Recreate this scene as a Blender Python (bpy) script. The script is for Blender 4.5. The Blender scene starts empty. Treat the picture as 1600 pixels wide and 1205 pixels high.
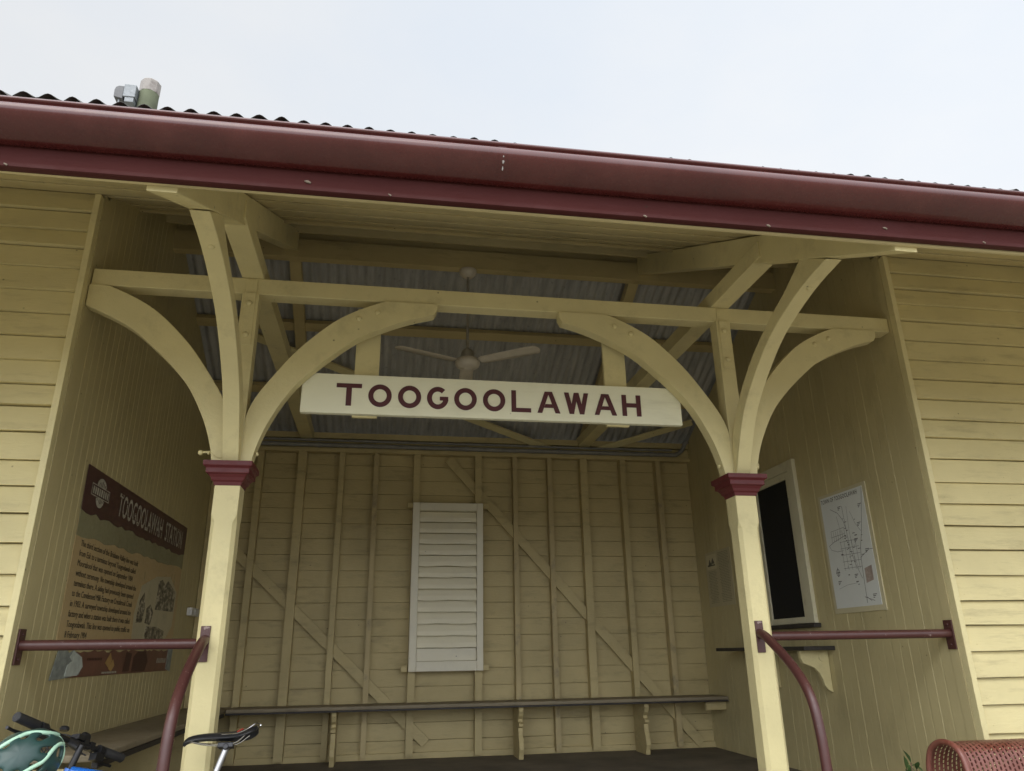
import bpy, bmesh, math, random
from mathutils import Vector, Matrix
random.seed(7)
SC = bpy.context.scene
COL = SC.collection
PI = math.pi
R = math.radians

# ------------------------------------------------------------------ materials
def new_mat(name):
    m = bpy.data.materials.new(name); m.use_nodes = True
    nt = m.node_tree
    return m, nt, nt.nodes['Principled BSDF']

def N(nt, t, **kw):
    n = nt.nodes.new(t)
    for k, v in kw.items(): setattr(n, k, v)
    return n

def coords(nt, scale=(1, 1, 1)):
    tc = N(nt, 'ShaderNodeTexCoord'); mp = N(nt, 'ShaderNodeMapping')
    mp.inputs['Scale'].default_value = scale
    nt.links.new(tc.outputs['Object'], mp.inputs['Vector'])
    return mp.outputs['Vector']

def noise(nt, vec, scale, detail=6, rough=0.6):
    n = N(nt, 'ShaderNodeTexNoise')
    n.inputs['Scale'].default_value = scale
    n.inputs['Detail'].default_value = detail
    n.inputs['Roughness'].default_value = rough
    nt.links.new(vec, n.inputs['Vector'])
    return n.outputs['Fac']

def ramp(nt, fac, stops):
    r = N(nt, 'ShaderNodeValToRGB')
    el = r.color_ramp.elements
    while len(el) < len(stops): el.new(0.5)
    for e, (p, c) in zip(el, stops):
        e.position = p; e.color = (c[0], c[1], c[2], 1) if isinstance(c, (tuple, list)) else (c, c, c, 1)
    nt.links.new(fac, r.inputs['Fac'])
    return r.outputs['Color']

def mix(nt, fac, a, b, mode='MIX'):
    m = N(nt, 'ShaderNodeMix'); m.data_type = 'RGBA'; m.blend_type = mode
    for s, v in ((m.inputs['Factor'], fac), (m.inputs['A'], a), (m.inputs['B'], b)):
        if hasattr(v, 'links'): nt.links.new(v, s)
        elif isinstance(v, (int, float)): s.default_value = v
        else: s.default_value = (v[0], v[1], v[2], 1)
    return m.outputs['Result']

def bump(nt, p, h, strength=0.3, dist=0.002):
    b = N(nt, 'ShaderNodeBump')
    b.inputs['Strength'].default_value = strength; b.inputs['Distance'].default_value = dist
    nt.links.new(h, b.inputs['Height']); nt.links.new(b.outputs['Normal'], p.inputs['Normal'])

def shade(c, k): return tuple(v * k for v in c)

def paint(name, col, rough=0.5, grime=(0.16, 0.13, 0.07), amount=0.5, stretch=(1, 1, 1), var=0.12, bmp=0.25):
    """Brushed oil paint on timber: broad colour drift, grime patches, small dark specks."""
    m, nt, p = new_mat(name)
    v = coords(nt, stretch)
    v1 = coords(nt)
    big = noise(nt, v1, 1.7, 5)
    base = ramp(nt, big, [(0.3, shade(col, 1 - var)), (0.7, shade(col, 1 + var * .5))])
    pat = noise(nt, v, 5.5, 9, 0.7)
    gm = ramp(nt, pat, [(0.53, 0.0), (0.78, 1.0)])
    gsc = N(nt, 'ShaderNodeMath', operation='MULTIPLY'); gsc.inputs[1].default_value = amount
    nt.links.new(gm, gsc.inputs[0])
    c1 = mix(nt, gsc.outputs[0], base, grime)
    vor = N(nt, 'ShaderNodeTexVoronoi'); vor.inputs['Scale'].default_value = 7.0
    nt.links.new(v1, vor.inputs['Vector'])
    sp = ramp(nt, vor.outputs['Distance'], [(0.012, 1.0), (0.05, 0.0)])
    sp2 = N(nt, 'ShaderNodeMath', operation='MULTIPLY'); sp2.inputs[1].default_value = 0.75
    nt.links.new(sp, sp2.inputs[0])
    c2 = mix(nt, sp2.outputs[0], c1, (0.035, 0.028, 0.018))
    nt.links.new(c2, p.inputs['Base Color'])
    fine = noise(nt, coords(nt, (stretch[0] * 1.0, stretch[1], stretch[2])), 45, 6, 0.65)
    rr = ramp(nt, fine, [(0.3, rough - .1), (0.7, rough + .12)])
    nt.links.new(rr, p.inputs['Roughness'])
    bump(nt, p, fine, bmp, 0.004)
    p.inputs['Specular IOR Level'].default_value = 0.35
    return m

def metal_paint(name, col, rough=0.35, wear=None, wear_lo=0.62, wear_hi=0.68, coat=0.0, scale=18):
    m, nt, p = new_mat(name)
    v = coords(nt)
    b = noise(nt, v, 4, 5)
    base = ramp(nt, b, [(0.3, shade(col, .82)), (0.7, shade(col, 1.1))])
    if wear:
        wn = noise(nt, v, scale, 8, 0.7)
        base = mix(nt, ramp(nt, wn, [(wear_lo, 0.0), (wear_hi, 1.0)]), base, wear)
    nt.links.new(base, p.inputs['Base Color'])
    f = noise(nt, v, 60, 5)
    nt.links.new(ramp(nt, f, [(0.3, max(rough - .08, .05)), (0.7, rough + .1)]), p.inputs['Roughness'])
    p.inputs['Coat Weight'].default_value = coat
    bump(nt, p, f, 0.12, 0.002)
    return m

def galv(name, c0, c1, rough=0.5, metallic=0.5, streak=True):
    m, nt, p = new_mat(name)
    v = coords(nt, (9, 1.2, 1.2) if streak else (1, 1, 1))
    n1 = noise(nt, v, 2.2, 8, 0.65)
    n2 = noise(nt, coords(nt), 26, 6, 0.7)
    a = ramp(nt, n1, [(0.3, c0), (0.68, c1)])
    c = mix(nt, ramp(nt, n2, [(0.58, 0.0), (0.74, 0.6)]), a, shade(c0, .5))
    nt.links.new(c, p.inputs['Base Color'])
    p.inputs['Metallic'].default_value = metallic
    nt.links.new(ramp(nt, n2, [(0.3, rough - .1), (0.7, rough + .15)]), p.inputs['Roughness'])
    return m

def plain(name, col, rough=0.5, metallic=0.0, var=0.15, scale=12, bmp=0.1):
    m, nt, p = new_mat(name)
    v = coords(nt)
    n1 = noise(nt, v, scale, 6)
    nt.links.new(ramp(nt, n1, [(0.3, shade(col, 1 - var)), (0.7, shade(col, 1 + var * .6))]), p.inputs['Base Color'])
    p.inputs['Roughness'].default_value = rough; p.inputs['Metallic'].default_value = metallic
    if bmp: bump(nt, p, noise(nt, v, scale * 6, 5), bmp, 0.002)
    return m

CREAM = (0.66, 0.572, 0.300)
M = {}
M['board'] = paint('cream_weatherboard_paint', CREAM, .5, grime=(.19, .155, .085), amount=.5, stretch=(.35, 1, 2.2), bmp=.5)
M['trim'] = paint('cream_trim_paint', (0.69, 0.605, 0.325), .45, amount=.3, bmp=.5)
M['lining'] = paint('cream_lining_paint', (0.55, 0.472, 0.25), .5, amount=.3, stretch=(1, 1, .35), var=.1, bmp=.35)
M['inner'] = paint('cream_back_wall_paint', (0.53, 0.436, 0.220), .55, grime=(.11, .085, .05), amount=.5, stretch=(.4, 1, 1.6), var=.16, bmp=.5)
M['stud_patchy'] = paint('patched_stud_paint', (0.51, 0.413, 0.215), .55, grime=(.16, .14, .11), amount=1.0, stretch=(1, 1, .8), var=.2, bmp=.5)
M['soffit'] = paint('cream_soffit_paint', (0.60, 0.50, 0.26), .55, grime=(.16, .17, .10), amount=.45, stretch=(.4, 1, 1))
M['eave'] = paint('cream_eave_paint', (0.57, 0.485, 0.265), .6, grime=(.15, .125, .085), amount=.5, stretch=(.4, 1, 1))
M['frame'] = paint('old_white_window_paint', (.66, .62, .44), .45, amount=.3)
M['maroon'] = metal_paint('maroon_gutter_paint', (0.078, 0.0135, 0.0118), .24, wear=(.094, .021, .018), wear_lo=.48, wear_hi=.72, coat=.45, scale=6)
M['maroon'].node_tree.nodes['Principled BSDF'].inputs['Specular IOR Level'].default_value = .38
M['fascia'] = paint('maroon_fascia_paint', (0.064, 0.0165, 0.0150), .62, grime=(.085, .03, .032), amount=.5, stretch=(.3, 1, 1), bmp=.4)
M['fascia'].node_tree.nodes['Principled BSDF'].inputs['Specular IOR Level'].default_value = .15
M['capital'] = paint('maroon_capital_paint', (0.115, 0.020, 0.022), .42, grime=(.08, .02, .02), amount=.35)
M['pipe'] = metal_paint('maroon_pipe_paint', (0.075, 0.026, 0.023), .36, wear=(.27, .20, .18), wear_lo=.63, wear_hi=.68, scale=26)
M['roof_out'] = galv('weathered_roof_iron', (.09, .085, .08), (.17, .165, .16), .6, .3)
M['roof_in'] = galv('dusty_roof_iron_underside', (.30, .30, .285), (.50, .495, .47), .6, 0.0)
M['floor'] = plain('worn_concrete_floor', (.16, .135, .10), .8, var=.35, scale=3, bmp=.3)
M['bench_wood'] = paint('weathered_bench_timber', (.27, .225, .15), .6, grime=(.05, .04, .03), amount=.75, stretch=(.4, .4, 1), var=.3)
M['bench_edge'] = plain('dark_shelf_timber', (.035, .03, .027), .55, var=.35, scale=20)
M['sign'] = paint('white_sign_paint', (.84, .82, .62), .45, grime=(.5, .47, .32), amount=.4, stretch=(.3, 1, 2), var=.06)
M['sign_red'] = plain('maroon_lettering_paint', (.085, .018, .022), .45, var=.15)
M['shutter'] = paint('white_shutter_paint', (.76, .715, .57), .45, grime=(.5, .49, .44), amount=.3, var=.05)
M['slat'] = paint('lit_white_slat_paint', (.90, .845, .66), .4, grime=(.6, .57, .48), amount=.3, var=.05)  # shutter white brightened in colour to stand for light caught by tilted slats
M['fan'] = plain('off_white_fan_enamel', (.66, .60, .50), .35, var=.1, bmp=0)
M['fan_dark'] = plain('grey_fan_metal', (.40, .37, .31), .4, .1)
M['poster_body'] = paint('tan_poster_print', (.54, .40, .205), .45, grime=(.46, .385, .22), amount=.6, var=.1, bmp=.1)
M['poster_faded'] = paint('faded_poster_patch', (.53, .475, .315), .5, grime=(.36, .34, .22), amount=.8, var=.15, bmp=.1)
M['poster_header'] = plain('dark_maroon_poster_print', (.085, .036, .036), .4, var=.25, scale=5)
M['poster_torn'] = paint('olive_poster_print', (.30, .285, .165), .5, amount=.4, bmp=.1)
M['poster_foot'] = plain('rust_brown_poster_print', (.17, .065, .045), .45, var=.3, scale=6)
M['poster_grey'] = plain('torn_grey_poster_backing', (.30, .33, .31), .6, var=.4, scale=22)
M['poster_pale'] = plain('torn_pale_poster_backing', (.55, .60, .56), .6, var=.2, scale=22)
M['ink'] = plain('dark_ink', (.045, .038, .03), .6, bmp=0)
M['pale_ink'] = plain('pale_poster_ink', (.50, .48, .40), .6, var=.35, scale=40, bmp=0)
M['ochre_ink'] = plain('ochre_ink', (.45, .28, .10), .6, bmp=0)
M['faint_ink'] = plain('faint_brown_ink', (.075, .03, .022), .6, bmp=0)
M['paper'] = plain('white_map_sheet', (.74, .76, .72), .4, var=.06, scale=3, bmp=0)
M['paper_old'] = paint('faded_notice_paper', (.52, .465, .29), .5, amount=.3, bmp=.05)
M['perspex'] = paint('cream_map_backing', (.62, .56, .36), .35, amount=.2)
M['black'] = plain('black_fly_screen', (.006, .006, .006), .85, var=.3, scale=60)
M['rubber'] = plain('black_rubber', (.025, .025, .027), .6, var=.25, scale=40, bmp=.2)
M['blackmetal'] = plain('black_anodised_metal', (.035, .035, .038), .35, .6, bmp=0)
M['saddle'] = plain('black_saddle_vinyl', (.016, .016, .018), .30, bmp=.05)
M['chrome'] = plain('polished_steel', (.62, .62, .63), .18, 1.0, var=.05, bmp=0)
M['saddle_red'] = plain('dark_red_saddle_patch', (.28, .03, .02), .3, bmp=0)
M['silver'] = plain('silver_alloy', (.45, .45, .46), .32, .9, bmp=0)
M['blue'] = metal_paint('bright_blue_frame_paint', (.02, .16, .62), .25, coat=.6)
M['helmet'] = plain('dark_green_helmet_shell', (.022, .06, .055), .38, var=.2, bmp=0)
M['mint'] = plain('mint_helmet_trim', (.42, .66, .50), .4, var=.06, bmp=0)
M['strap'] = plain('black_webbing', (.02, .02, .022), .8, bmp=.2)
M['rust_red'] = metal_paint('chalky_rust_red_bench_paint', (0.19, .066, .048), .38, wear=(.14, .038, .024), wear_lo=.5, wear_hi=.62, scale=9)
M['leaf'] = plain('glossy_green_leaf', (.06, .115, .035), .4, var=.45, scale=9, bmp=.1)
M['stem'] = plain('brown_stem', (.13, .09, .05), .8)
M['pole'] = paint('weathered_treated_pole', (.135, .15, .095), .85, grime=(.06, .045, .025), amount=.9, stretch=(2, 2, .5), var=.4, bmp=.6)
M['cap'] = paint('chipped_white_cap', (.30, .275, .255), .7, grime=(.14, .11, .10), amount=.9, bmp=.4)
M['galv'] = galv('spangled_galvanised_box', (.15, .165, .175), (.27, .285, .30), .55, .2, False)
M['hood'] = plain('dark_grey_plastic', (.10, .10, .105), .5)
M['conduit'] = plain('grey_conduit', (.25, .245, .23), .55, var=.2)
M['socket'] = plain('white_switch_plastic', (.74, .74, .72), .4, bmp=0)
M['concrete'] = plain('pale_concrete', (.34, .32, .28), .85, var=.25, scale=4, bmp=.3)
M['string'] = plain('old_twine', (.23, .185, .14), .8)

def photo_mat():
    m, nt, p = new_mat('old_black_and_white_photo_print')
    v = coords(nt, (1, 1, 1.6))
    n1 = noise(nt, v, 14, 8, .7)
    nt.links.new(ramp(nt, n1, [(0.36, (.03, .026, .02)), (0.50, (.20, .175, .12)), (0.62, (.56, .51, .38))]), p.inputs['Base Color'])
    p.inputs['Roughness'].default_value = .5
    return m
M['photo'] = photo_mat()

def ground_mat():
    m, nt, p = new_mat('station_yard_gravel')
    v = coords(nt)
    a = noise(nt, v, 1.2, 8); b = noise(nt, v, 30, 6, .7)
    c = mix(nt, .5, ramp(nt, a, [(.3, (.22, .204, .158)), (.7, (.315, .294, .233))]), ramp(nt, b, [(.3, (.14, .128, .105)), (.7, (.35, .325, .265))]))
    nt.links.new(c, p.inputs['Base Color']); p.inputs['Roughness'].default_value = .9
    bump(nt, p, b, .5, .01)
    return m
M['ground'] = ground_mat()

# ------------------------------------------------------------------ mesh builder
ORG = {}
class MB:
    def __init__(s): s.v = []; s.f = []
    def add(s, vs, fs):
        o = len(s.v); s.v += [tuple(v) for v in vs]; s.f += [tuple(i + o for i in f) for f in fs]
    def box(s, x0, x1, y0, y1, z0, z1):
        s.add([(x0, y0, z0), (x1, y0, z0), (x1, y1, z0), (x0, y1, z0), (x0, y0, z1), (x1, y0, z1), (x1, y1, z1), (x0, y1, z1)],
              [(0, 3, 2, 1), (4, 5, 6, 7), (0, 1, 5, 4), (1, 2, 6, 5), (2, 3, 7, 6), (3, 0, 4, 7)])
        return s
    def beam(s, p0, p1, w, h, up=(0, 0, 1)):
        """rectangular bar from p0 to p1; w across, h along 'up'"""
        p0, p1 = Vector(p0), Vector(p1); d = (p1 - p0).normalized(); up = Vector(up)
        a = d.cross(up).normalized(); b = a.cross(d).normalized()
        vs = []
        for p in (p0, p1):
            for i, j in ((-1, -1), (1, -1), (1, 1), (-1, 1)): vs.append(p + a * (i * w / 2) + b * (j * h / 2))
        s.add(vs, [(0, 1, 2, 3), (7, 6, 5, 4), (0, 4, 5, 1), (1, 5, 6, 2), (2, 6, 7, 3), (3, 7, 4, 0)])
        return s
    def tube(s, pts, r, n=12, cap=True):
        pts = [Vector(p) for p in pts]; rs = r if isinstance(r, (list, tuple)) else [r] * len(pts)
        o = len(s.v); a = None
        for i, p in enumerate(pts):
            d = (pts[min(i + 1, len(pts) - 1)] - pts[max(i - 1, 0)]).normalized()
            if a is None:
                a = d.orthogonal().normalized()
            else:
                a = (a - d * a.dot(d)).normalized()
            b = d.cross(a)
            for k in range(n):
                t = 2 * PI * k / n; s.v.append(tuple(p + (a * math.cos(t) + b * math.sin(t)) * rs[i]))
        for i in range(len(pts) - 1):
            for k in range(n):
                k2 = (k + 1) % n
                s.f.append((o + i * n + k, o + i * n + k2, o + (i + 1) * n + k2, o + (i + 1) * n + k))
        if cap:
            s.f.append(tuple(o + k for k in range(n - 1, -1, -1)))
            e = o + (len(pts) - 1) * n; s.f.append(tuple(e + k for k in range(n)))
        return s
    def lathe(s, prof, c=(0, 0, 0), n=24, axis=(0, 0, 1)):
        """prof: (radius, height) along axis from c"""
        ax = Vector(axis).normalized(); a = ax.orthogonal().normalized(); b = ax.cross(a); c = Vector(c); o = len(s.v)
        for r, h in prof:
            for k in range(n):
                t = 2 * PI * k / n; s.v.append(tuple(c + ax * h + (a * math.cos(t) + b * math.sin(t)) * max(r, 1e-5)))
        for i in range(len(prof) - 1):
            for k in range(n):
                k2 = (k + 1) % n
                s.f.append((o + i * n + k, o + i * n + k2, o + (i + 1) * n + k2, o + (i + 1) * n + k))
        s.f.append(tuple(o + k for k in range(n - 1, -1, -1)))
        e = o + (len(prof) - 1) * n; s.f.append(tuple(e + k for k in range(n)))
        return s
    def prism(s, poly, fn, d0, d1):
        """poly of (a,b); fn(a,b,d)->xyz; extruded from d0 to d1"""
        n = len(poly)
        vs = [fn(a, b, d0) for a, b in poly] + [fn(a, b, d1) for a, b in poly]
        fs = [tuple(range(n - 1, -1, -1)), tuple(range(n, 2 * n))]
        for i in range(n): fs.append((i, (i + 1) % n, n + (i + 1) % n, n + i))
        s.add(vs, fs); return s
    def strip(s, lower, upper, fn, d0, d1):
        """solid band between two equal-length polylines (curved members)"""
        n = len(lower)
        vs = []
        for d in (d0, d1):
            vs += [fn(a, b, d) for a, b in lower] + [fn(a, b, d) for a, b in upper]
        fs = []
        for i in range(n - 1):
            fs += [(i, i + 1, n + i + 1, n + i), (2 * n + i, 3 * n + i, 3 * n + i + 1, 2 * n + i + 1),
                   (i, 2 * n + i, 2 * n + i + 1, i + 1), (n + i, n + i + 1, 3 * n + i + 1, 3 * n + i)]
        fs += [(0, n, 3 * n, 2 * n), (n - 1, 3 * n - 1, 4 * n - 1, 2 * n - 1)]
        s.add(vs, fs); return s
    def grid(s, rows):
        o = len(s.v); n = len(rows[0])
        for r in rows: s.v += [tuple(p) for p in r]
        for i in range(len(rows) - 1):
            for k in range(n - 1):
                s.f.append((o + i * n + k, o + i * n + k + 1, o + (i + 1) * n + k + 1, o + (i + 1) * n + k))
        return s
    def build(s, name, mat, parent=None, smooth=None, bevel=0, segs=2, solid=0, subsurf=0):
        off = Vector(ORG.get(parent.name, (0, 0, 0))) if parent else Vector((0, 0, 0))
        me = bpy.data.meshes.new(name)
        me.from_pydata([tuple(Vector(v) - off) for v in s.v], [], s.f)
        bm = bmesh.new(); bm.from_mesh(me)
        bmesh.ops.recalc_face_normals(bm, faces=bm.faces); bm.to_mesh(me); bm.free()
        me.materials.append(M[mat] if isinstance(mat, str) else mat)
        o = bpy.data.objects.new(name, me); COL.objects.link(o)
        if parent: o.parent = parent; ORG[o.name] = tuple(off)
        if smooth is not None:
            me.polygons.foreach_set('use_smooth', [True] * len(me.polygons))
            if smooth > 0: me.set_sharp_from_angle(angle=R(smooth))
        if solid:
            md = o.modifiers.new('thickness', 'SOLIDIFY'); md.thickness = solid; md.offset = 0
        if subsurf:
            md = o.modifiers.new('subsurf', 'SUBSURF'); md.levels = subsurf; md.render_levels = subsurf
        if bevel:
            md = o.modifiers.new('bevel', 'BEVEL'); md.width = bevel; md.segments = segs
            md.limit_method = 'ANGLE'; md.angle_limit = R(40)
        return o

def tag(o, label, cat=None, group=None, kind=None):
    if label: o['label'] = label
    if cat: o['category'] = cat
    if group: o['group'] = group
    if kind: o['kind'] = kind
    return o

def thing(name, loc, label, cat, group=None):
    o = bpy.data.objects.new(name, None); COL.objects.link(o); o.location = loc; o.empty_display_size = .1
    ORG[o.name] = tuple(loc)
    return tag(o, label, cat, group)

def structure(o): o['kind'] = 'structure'; return o

def catmull(pts, n=5):
    pts = [Vector(p) for p in pts]; out = []
    P = [pts[0] * 2 - pts[1]] + pts + [pts[-1] * 2 - pts[-2]]
    for i in range(1, len(P) - 2):
        for k in range(n):
            t = k / n
            out.append(.5 * ((2 * P[i]) + (P[i + 1] - P[i - 1]) * t + (2 * P[i - 1] - 5 * P[i] + 4 * P[i + 1] - P[i + 2]) * t * t
                             + (3 * P[i] - P[i - 1] - 3 * P[i + 1] + P[i + 2]) * t ** 3))
    out.append(pts[-1]); return out

def resample(pts, n):
    pts = [Vector(p) for p in pts]; L = [0]
    for a, b in zip(pts, pts[1:]): L.append(L[-1] + (b - a).length)
    out = []; j = 0
    for i in range(n):
        t = L[-1] * i / (n - 1)
        while j < len(L) - 2 and L[j + 1] < t: j += 1
        u = (t - L[j]) / max(L[j + 1] - L[j], 1e-9); out.append(pts[j].lerp(pts[j + 1], u))
    return out

def text_mesh(body, bold=0.0, res=3, spacing=1.0):
    """2D faces of a text line, normalised to unit cap height, as (verts2d, faces)"""
    cu = bpy.data.curves.new('t', 'FONT'); cu.body = body; cu.resolution_u = res; cu.offset = bold
    cu.space_character = spacing; cu.fill_mode = 'FRONT'
    ob = bpy.data.objects.new('t', cu); COL.objects.link(ob)
    dg = bpy.context.evaluated_depsgraph_get(); ev = ob.evaluated_get(dg); me = ev.to_mesh()
    vs = [(v.co.x, v.co.y) for v in me.vertices]; fs = [tuple(p.vertices) for p in me.polygons]
    ev.to_mesh_clear(); bpy.data.objects.remove(ob); bpy.data.curves.remove(cu)
    return vs, fs

def put_text(mb, body, fn, a0, a1, b0, cap, bold=0.0, spacing=1.0, res=3):
    """fits a text line to width a0..a1, baseline b0, cap height cap (default font caps are ~0.69 high)"""
    vs, fs = text_mesh(body, bold, res, spacing)
    lo = min(v[0] for v in vs); hi = max(v[0] for v in vs)
    mb.add([fn(a0 + (v[0] - lo) / (hi - lo) * (a1 - a0), b0 + v[1] / .69 * cap) for v in vs], fs)

def flat(mb, poly, fn):
    mb.add([fn(a, b) for a, b in poly], [tuple(range(len(poly)))])

def bolt(mb, c, axis, r=.017, h=.012):
    mb.lathe([(r, 0), (r, h * .35), (r * .8, h * .8), (r * .35, h)], c, 10, axis)

# ------------------------------------------------------------------ main dimensions
XL, XR, D = -2.40, 2.40, 3.44             # recess sides and depth; facade plane is y = 0, floor z = 0
PL, PR = -1.56, 1.24                      # post centres
PY = .0625
GND = -.40
X0, X1 = -7.0, 8.0                        # ends of the building
def soff(y): return 3.31 + .5 * y         # underside of the front eave lining
def rear(y, k=4.69): return k - .5 * y    # rear slope
RIDGE = 1.255

bld = thing('station_building', (0, 0, GND), 'cream weatherboard country railway station with maroon gutter and open waiting recess', 'building')

# ---- weatherboard front walls
zs = [.974, 1.105, 1.248, 1.388, 1.528, 1.660, 1.789, 1.931, 2.063, 2.180, 2.311, 2.444, 2.575, 2.708, 2.846, 2.968, 3.076, 3.194]
z = .974
low = []
while z > GND + .1:
    z -= .1365; low.append(z)
zs = low[::-1] + zs
def front_wall(xa, xb, label):
    mb = MB()
    nx = int((xb - xa) / .5) + 1
    for i, za in enumerate(zs):
        zb = zs[i + 1] if i + 1 < len(zs) else 3.318
        lip = .030 + random.uniform(-.004, .004); dz = random.uniform(-.003, .003)
        ph = random.uniform(0, 6)
        segs = [(xa, xb)]
        if random.random() < .45:
            j = random.uniform(xa + .3, xb - .3); segs = [(xa, j - .0012), (j + .0012, xb)]
        for (sa, sb) in segs:
            dyy = random.uniform(-.002, .002)
            prof = [(.018, za + .003 + dz), (-lip + dyy, za + dz), (-lip + .003 + dyy, za + .018 + dz), (-.004, zb - .004), (.02, zb - .004)]
            rows = []
            nx = max(2, int((sb - sa) / .4))
            for k in range(nx + 1):
                x = sa + (sb - sa) * k / nx
                w = .0018 * math.sin(x * 2.3 + ph) + .0012 * math.sin(x * 5.1 + ph * 2)
                rows.append([(x, y, zz + (w if 0 < q < 3 else 0)) for q, (y, zz) in enumerate(prof)])
            mb.grid(rows)
            x = sa + .05
            while x < sb - .03:
                bolt(mb, (x + random.uniform(-.01, .01), -lip + dyy + .006, za + .035), (0, -1, 0), .0035, .0016); x += .45
    mb.box(xa, xb, .022, .09, GND, 3.30)
    o = mb.build('weatherboard_wall', 'board', bld, smooth=25)
    tag(o, label); return o
wl = front_wall(X0, XL - .032, 'front weatherboard wall left of the recess')
wr = front_wall(XR + .032, X1, 'front weatherboard wall right of the recess')
for w, x, s in ((wl, XL, 1), (wr, XR, -1)):
    mb = MB()
    mb.box(*sorted((x - s * .033, x)), -.040, .010, GND, 3.30)
    mb.build('corner_board', 'trim', w, bevel=.003)
    MB().box(*sorted((x - s * .020, x + s * .002)), .011, .081, GND, 3.33).build('jamb_board', 'lining', w, bevel=.001)

# ---- recess side linings: vertical beaded boards up to the roof
def side_wall(x, s, label):
    mb = MB(); y = .0835; pitch = .083; rn = random.Random(int(40 + s))
    def top(yy): return min(3.36 + .5 * yy, rear(yy, 4.645))
    while y < D - .001:
        y2 = min(y + pitch, D)
        g = rn.choice((.0012, .0018, .0030, .0042)) if s < 0 else rn.choice((.0022, .0030, .0042)); g2 = 0 if y < .09 else g
        sec = [(y, g2), (y + .0045, 0), (y2 - .0045, 0), (y2, rn.uniform(.0008, .0035) if s < 0 else .003)]
        rows = [[(x - s * dx, yy, 0) for yy, dx in sec], [(x - s * dx, yy, top(yy)) for yy, dx in sec]]
        mb.grid(rows); y = y2
    # backing
    mb.add([(x - s * .03, .09, 0), (x - s * .03, D, 0), (x - s * .03, D, top(D)), (x - s * .03, RIDGE, top(RIDGE)), (x - s * .03, .09, top(.09))], [(0, 1, 2, 3, 4)])
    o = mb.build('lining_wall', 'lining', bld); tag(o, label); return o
lwl = side_wall(XL, 1, 'vertically boarded lining on the left side of the recess')
lwr = side_wall(XR, -1, 'vertically boarded lining on the right side of the recess')

# ---- back wall of the recess with exposed studs
mb = MB(); z = 0.0; i = 0
while z < 2.84:
    z2 = min(z + .146 + random.uniform(-.004, .004), 2.87)
    dy = random.uniform(0, .006)
    mb.box(X0, X1, D + .002 + dy, D + .03, z + .0012, z2 - .0018)
    z = z2
mb.box(X0, X1, D + .031, D + .05, GND, 2.9)
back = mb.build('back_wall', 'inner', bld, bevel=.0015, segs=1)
for x, w in ((-1.974, .058), (-1.585, .078), (-1.206, .052), (-.874, .046), (-.476, .064), (.137, .066), (.51, .046), (.871, .048), (1.23, .074), (1.649, .056), (2.035, .052), (-2.37, .05)):
    mb = MB(); mb.box(x - w / 2, x + w / 2, D - .085, D - .001, .02, 2.742)
    for q in range(4):
        zz = .5 + q * .62 + random.uniform(-.1, .1); bolt(mb, (x + random.uniform(-.01, .01), D - .085, zz), (0, -1, 0), .006, .002)
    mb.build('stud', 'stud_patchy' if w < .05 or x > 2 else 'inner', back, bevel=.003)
for a, b in (((-2.36, D - .043, 2.005), (-.33, D - .043, .125)), ((-.24, D - .043, 2.79), (2.30, D - .043, -.01))):
    MB().beam((a[0], a[1], min(a[2], 2.72)) if a[2] < 2.72 else (-.165, a[1], 2.71), b if b[2] > .02 else (2.255, b[1], .04), .018, .088, (0, 0, 1)).build('diagonal_brace', 'inner', back, bevel=.002)
MB().box(XL, XR, D - .03, D - .0005, 0, .05).build('bottom_plate', 'inner', back, bevel=.004)
mb = MB(); mb.box(XL, XR, D - .09, D - .0005, 2.744, 2.785); mb.box(XL, XR, D - .06, D - .0005, 2.79, 2.875)
mb.box(XL, XR, D - .075, D + .02, 2.885, 2.945)
mb.build('top_plate', 'inner', back, bevel=.003)

# louvred shutter panel in the back wall
sh = MB(); y0, y1 = D - .160, D - .088
sh.box(-.507, -.440, y0, y1, .717, 2.247); sh.box(.112, .172, y0, y1, .717, 2.247)
sh.box(-.439, .111, y0, y1, 2.172, 2.246); sh.box(-.439, .111, y0, y1, .718, .803)
shut = sh.build('louvre_shutter', 'shutter', bld, bevel=.003)
tag(shut, 'white louvred shutter panel in the middle of the back wall')
for (x, zz) in ((-.535, 2.222), (.200, 2.225), (-.545, .742), (.200, .745)):
    MB().box(x - .027, x + .027, D - .145, D - .087, zz - .026, zz + .026).build('fixing_block', 'inner', shut, bevel=.003)
zt = 2.165; n = 13; hgt = (2.165 - .918) / 12
for k in range(12):
    zc = .918 + hgt * (k + .5)
    m2 = MB(); rows = []
    for q in range(9):
        x = -.438 + .548 * q / 8
        sag = .0035 * math.sin(q * 1.1 + k * 2.3) * (.3 + (k * 7 % 5) / 5)
        zb, zu = zc - hgt * .47 + sag, zc + hgt * .50
        rows.append([(x, D - .157 + sag, zb + .005), (x, D - .156 + sag, zb - .001), (x, D - .140, zb + (zu - zb) * .38), (x, D - .096, zu)])
    m2.grid(rows + []); 
    m2.build('slat', 'slat', shut, solid=.004)
MB().box(-.438, .110, D - .120, D - .100, .805, .914).build('bottom_panel', 'shutter', shut, bevel=.002)

# ---- floor
fl = MB().box(XL - .03, XR + .03, .0, D + .05, GND, 0).build('floor', 'floor', bld, bevel=.01)

# rear and end walls close the building off
for xe in (X0 + .001, X1 - .1):
    mb = MB()
    mb.prism([(.1, GND), (D + .05, GND), (D + .05, 2.9), (RIDGE, 4.0), (.1, 3.35)], lambda a, b, d: (d, a, b), xe, xe + .098)
    mb.build('end_wall', 'board', bld)

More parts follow.
